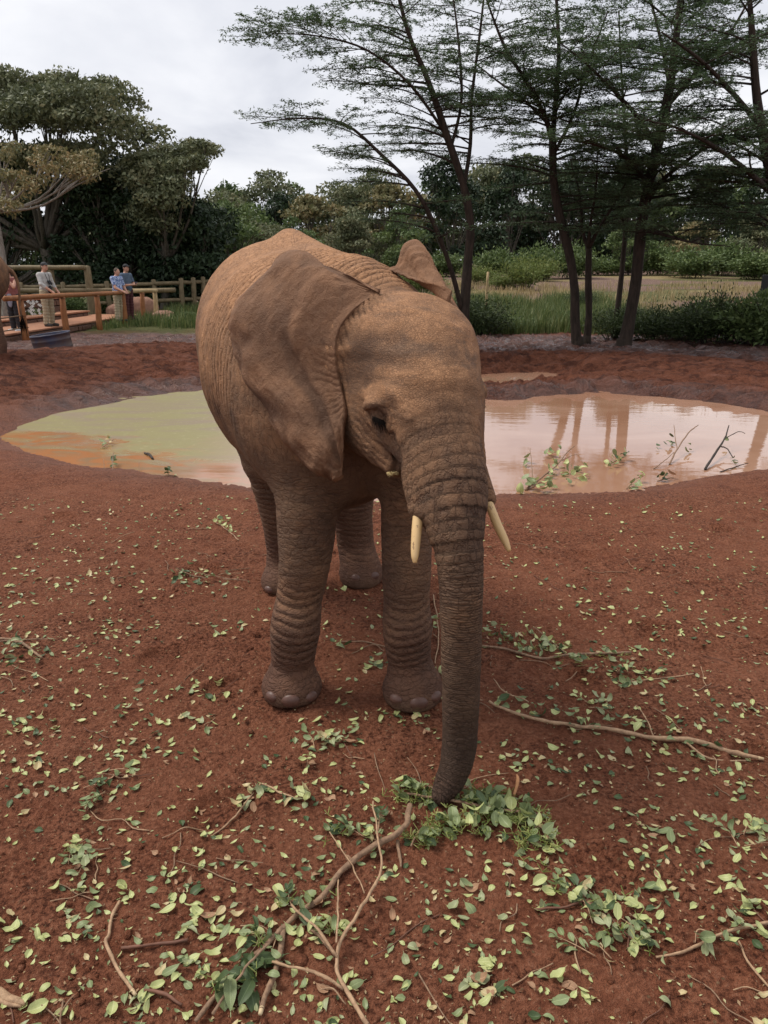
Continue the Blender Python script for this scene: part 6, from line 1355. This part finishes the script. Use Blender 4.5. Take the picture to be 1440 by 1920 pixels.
branch('leafy dark branch at the left edge with a curved twig', [[(-10, 1204, .006), (40, 1214, .006), (80, 1240, .005)], [(-5, 1212, .003), (60, 1205, .003), (105, 1204, .002)]], [(20, 1220, 10, 22), (40, 1245, 8, 20)], ks=(2, 1, 3), bark=BKB)
branch('pale green leafy sprig lying left of the elephant near the pond', [[(403, 978, .003), (425, 992, .0035), (447, 1013, .0035)]], [(412, 980, 12, 8), (425, 995, 8, 7)], ks=(0, 0, 1), ls=(.03, .05), name='leafy_sprig', bark=BKP)
branch('twiggy branch with wilted leaves left of the elephant\'s feet', [[(330, 1075, .0035), (390, 1080, .004), (447, 1090, .004)], [(355, 1068, .002), (400, 1085, .002), (470, 1092, .0018)]], [(335, 1088, 12, 22), (400, 1082, 6, 20)], ks=(2, 1, 3), bark=BKB)
branch('pale bent twig behind the left front foot and the trunk', [[(812, 1130, .003, .02), (820, 1175, .003, .02), (822, 1205, .003), (815, 1250, .0025)], [(820, 1200, .002), (805, 1185, .002), (800, 1172, .0015)]], [(812, 1175, 3, 6), (818, 1270, 4, 8)], bark=BKP, name='fallen_twig')
branch('thin brown twig between the elephant\'s front feet', [[(640, 1212, .003), (680, 1210, .0035), (722, 1218, .0035)], [(660, 1228, .002), (700, 1215, .002), (720, 1226, .002)]], [(645, 1222, 5, 12), (706, 1250, 6, 10)], bark=BKB, name='fallen_twig')
branch('torn pale stalk with dry strips in the left foreground', [[(400, 1555, .003), (440, 1520, .0035), (490, 1472, .003)], [(492, 1474, .0035), (520, 1485, .004), (560, 1505, .002)]], [(470, 1495, 5, 14), (570, 1500, 7, 20)], bark=BKP, name='fallen_twig', ks=(0, 4, 3))
branch('small orange wood chip standing beside the trunk tip', [[(962, 1500, .005), (968, 1485, .006, .02), (966, 1470, .003, .03)]], bark=simple_mat('orange_wood', (.55, .27, .12), (.40, .18, .08), 60), name='wood_chip', cat='wood')
# small twigs, one by one
for i in range(110):
    y = 1.25 + 3.6 * RS.random() ** 1.4; x = RS.uniform(-.58, .58) * (y + .45)
    if float(sdpoly(np.array([x]), np.array([y]), POND)[0]) < .15: continue
    a = RS.uniform(0, 3.14); L = RS.uniform(.05, .26); n = 5; c = []
    for k in range(n):
        t_ = (k / (n - 1) - .5) * L; bx = RS.gauss(0, .04) * L; X_, Y_ = x + math.cos(a) * t_ - math.sin(a) * bx, y + math.sin(a) * t_ + math.cos(a) * bx; c.append((X_, Y_, gz(X_, Y_) + .003 + RS.random() * .006, .0012 + .0012 * RS.random()))
    c = catmull(c, 3); A = Acc(); o3 = c[0, :3].copy(); A.tube(c[:, :3] - o3, c[:, 3], 4); kd = RS.choice((('reddish', BKR), ('pale', BKP), ('brown', BKB)))
    obj('dry_twig', A.mesh('dry_twig', kd[1]), loc=tuple(o3), label='%s %s dry twig %s' % (('short', 'longish')[L > .15], kd[0], wherep(x, y)), category='twig', group='small dry twigs scattered on the red earth')
# small sprigs: a bit of stem with its leaves still on
for i in range(34):
    c0 = clus[(i * 7) % len(clus)]; a, b = RS.gauss(c0[0], c0[2] * .6), RS.gauss(c0[1], c0[3] * .6)
    if not 960 < b < 1900: continue
    g = Gp(a, b, 0); an = RS.uniform(0, 6.28); L = RS.uniform(.05, .12); z0 = gz(g[0], g[1]) + .006
    if float(sdpoly(g[:1], g[1:2], POND)[0]) < .2: continue
    dv = np.array([math.cos(an), math.sin(an), .04]); pt = catmull([g * [1, 1, 0] + [0, 0, z0], g * [1, 1, 0] + [0, 0, z0 + .008] + dv * L * .5 + np.array([-dv[1], dv[0], 0]) * L * RS.uniform(-.15, .15), g * [1, 1, 0] + [0, 0, z0] + dv * L], 4)
    a_, b_ = pxof(g[0], g[1]); kk = RS.choice((0, 1, 1, 2, 3)); nlf = RS.randint(4, 7)
    r = thing('leafy_sprig', '%s sprig of %s leaves %s' % ('tiny' if L < .07 else 'short' if L < .095 else 'longer', LK[kk][0], wherep(g[0], g[1])), 'sprig', tuple(pt[0]), group='small leafy sprigs on the red earth'); A = Acc(); A.tube(pt - pt[0], [.0018] * 5 + [.001] * (len(pt) - 5), 4); obj('stem', A.mesh('stem', BKP), r)
    for q in range(nlf):
        u = .3 + .7 * q / (nlf - 1); P_ = pt[int(u * (len(pt) - 1))] - pt[0]; sd = 1 if q % 2 else -1; th = an + sd * RS.uniform(.5, 1.1) * (q < nlf - 1); s = RS.uniform(.020, .040)
        obj('leaf', leaf_mesh(RS.randrange(8), kk), r, (P_[0] + math.cos(th) * s * .6, P_[1] + math.sin(th) * s * .6, P_[2] + RS.uniform(.002, .014)), (RS.gauss(0, .4), RS.gauss(-.15, .3), th), (s, s, s))
# --- things in and beside the pond
branch('leafy broken branch standing in the near edge of the pond right of the elephant', [[(985, 920, .010, .0), (1010, 905, .009, .02), (1040, 888, .007, .06), (1062, 868, .005, .10), (1075, 862, .004, .13)], [(1000, 915, .005, .0), (995, 885, .004, .1), (992, 872, .003, .16)], [(1050, 880, .004, .08), (1080, 876, .003, .12), (1092, 890, .003, .1)]],
       [(990, 872, 4, 5), (1040, 858, 7, 7), (1062, 888, 7, 9), (1085, 885, 7, 7), (1035, 895, 6, 9), (1000, 920, 12, 16), (1020, 922, 8, 14), (1088, 900, 4, 4)], ks=(0, 1, 1), ls=(.06, .11), water=True)
branch('floating clump of green leaves in the middle of the right-hand water', [[(1140, 874, .006, .0), (1158, 868, .006, .03), (1172, 866, .005, .05)]], [(1150, 868, 8, 8), (1165, 864, 6, 6)], ks=(0, 1, 2), ls=(.06, .10), water=True, name='leafy_clump')
branch('bare twiggy branch sticking out of the pond near the middle right', [[(1255, 872, .009, .0), (1270, 855, .008, .08), (1290, 838, .006, .16), (1305, 832, .004, .2)], [(1268, 858, .005, .07), (1262, 842, .004, .16), (1260, 832, .003, .2)], [(1225, 880, .005, 0), (1245, 872, .004, .04), (1262, 860, .003, .06)]], [(1258, 834, 4, 4), (1290, 850, 3, 6), (1240, 845, 3, 5)], ks=(1, 2), ls=(.05, .08), bark=BKB, water=True)
branch('dark forked bare branch leaning out of the pond toward the right', [[(1322, 882, .012, .0), (1340, 862, .011, .06), (1356, 846, .008, .13), (1362, 833, .005, .2)], [(1348, 856, .007, .1), (1362, 862, .006, .1), (1372, 870, .005, .06)], [(1356, 846, .005, .13), (1380, 840, .004, .17), (1392, 845, .003, .18)], [(1350, 886, .005, 0), (1385, 876, .005, .01), (1402, 873, .004, .02)]], [(1360, 836, 2, 3), (1376, 873, 3, 5)], ks=(2, 1), ls=(.05, .07), bark=simple_mat('wet_bark', (.05, .035, .025), (.02, .014, .010)), water=True)
branch('dark floating leaves at the waterline below the bare branch', [[(1232, 903, .005, .0), (1250, 902, .006, .02), (1262, 901, .005, .02)]], [(1245, 900, 6, 7)], ks=(2, 2, 5), ls=(.06, .10), water=True, name='leafy_clump')
branch('small green sprig at the near waterline right of the leafy branch', [[(1175, 918, .004, .0), (1190, 908, .004, .04), (1205, 905, .003, .06)]], [(1190, 918, 7, 8), (1200, 905, 4, 5)], ks=(0, 1), ls=(.05, .08), water=True, name='leafy_sprig')
branch('small leafy sprig standing at the near edge of the left-hand water', [[(212, 890, .004, .0), (213, 878, .004, .08), (216, 872, .003, .12)], [(196, 886, .003, 0), (196, 876, .002, .08)]], [(214, 872, 6, 4)], ks=(1, 2), ls=(.05, .08), water=True, name='leafy_sprig')
branch('dark stick floating in the left-hand water', [[(271, 851, .010, .0), (280, 856, .012, .01), (287, 862, .010, .0)]], bark=simple_mat('wet_bark2', (.045, .03, .022), (.02, .014, .010)), water=True, name='floating_stick', cat='stick')
branch('floating sprig with yellow flowers in the left-hand water', [[(188, 842, .004, .0), (200, 838, .004, .02), (215, 832, .003, .05)]], [(195, 840, 5, 5), (208, 830, 3, 4)], ks=(1, 4), ls=(.05, .08), water=True, name='leafy_sprig')
branch('scraps of twig and leaf at the waterline left of the elephant', [[(300, 893, .004, .0), (318, 894, .005, .01), (330, 893, .004, .0)], [(262, 886, .003, 0), (262, 878, .002, .06)]], [(318, 893, 6, 8)], ks=(2, 3), ls=(.05, .07), water=True, name='leafy_clump')
tick('branches')
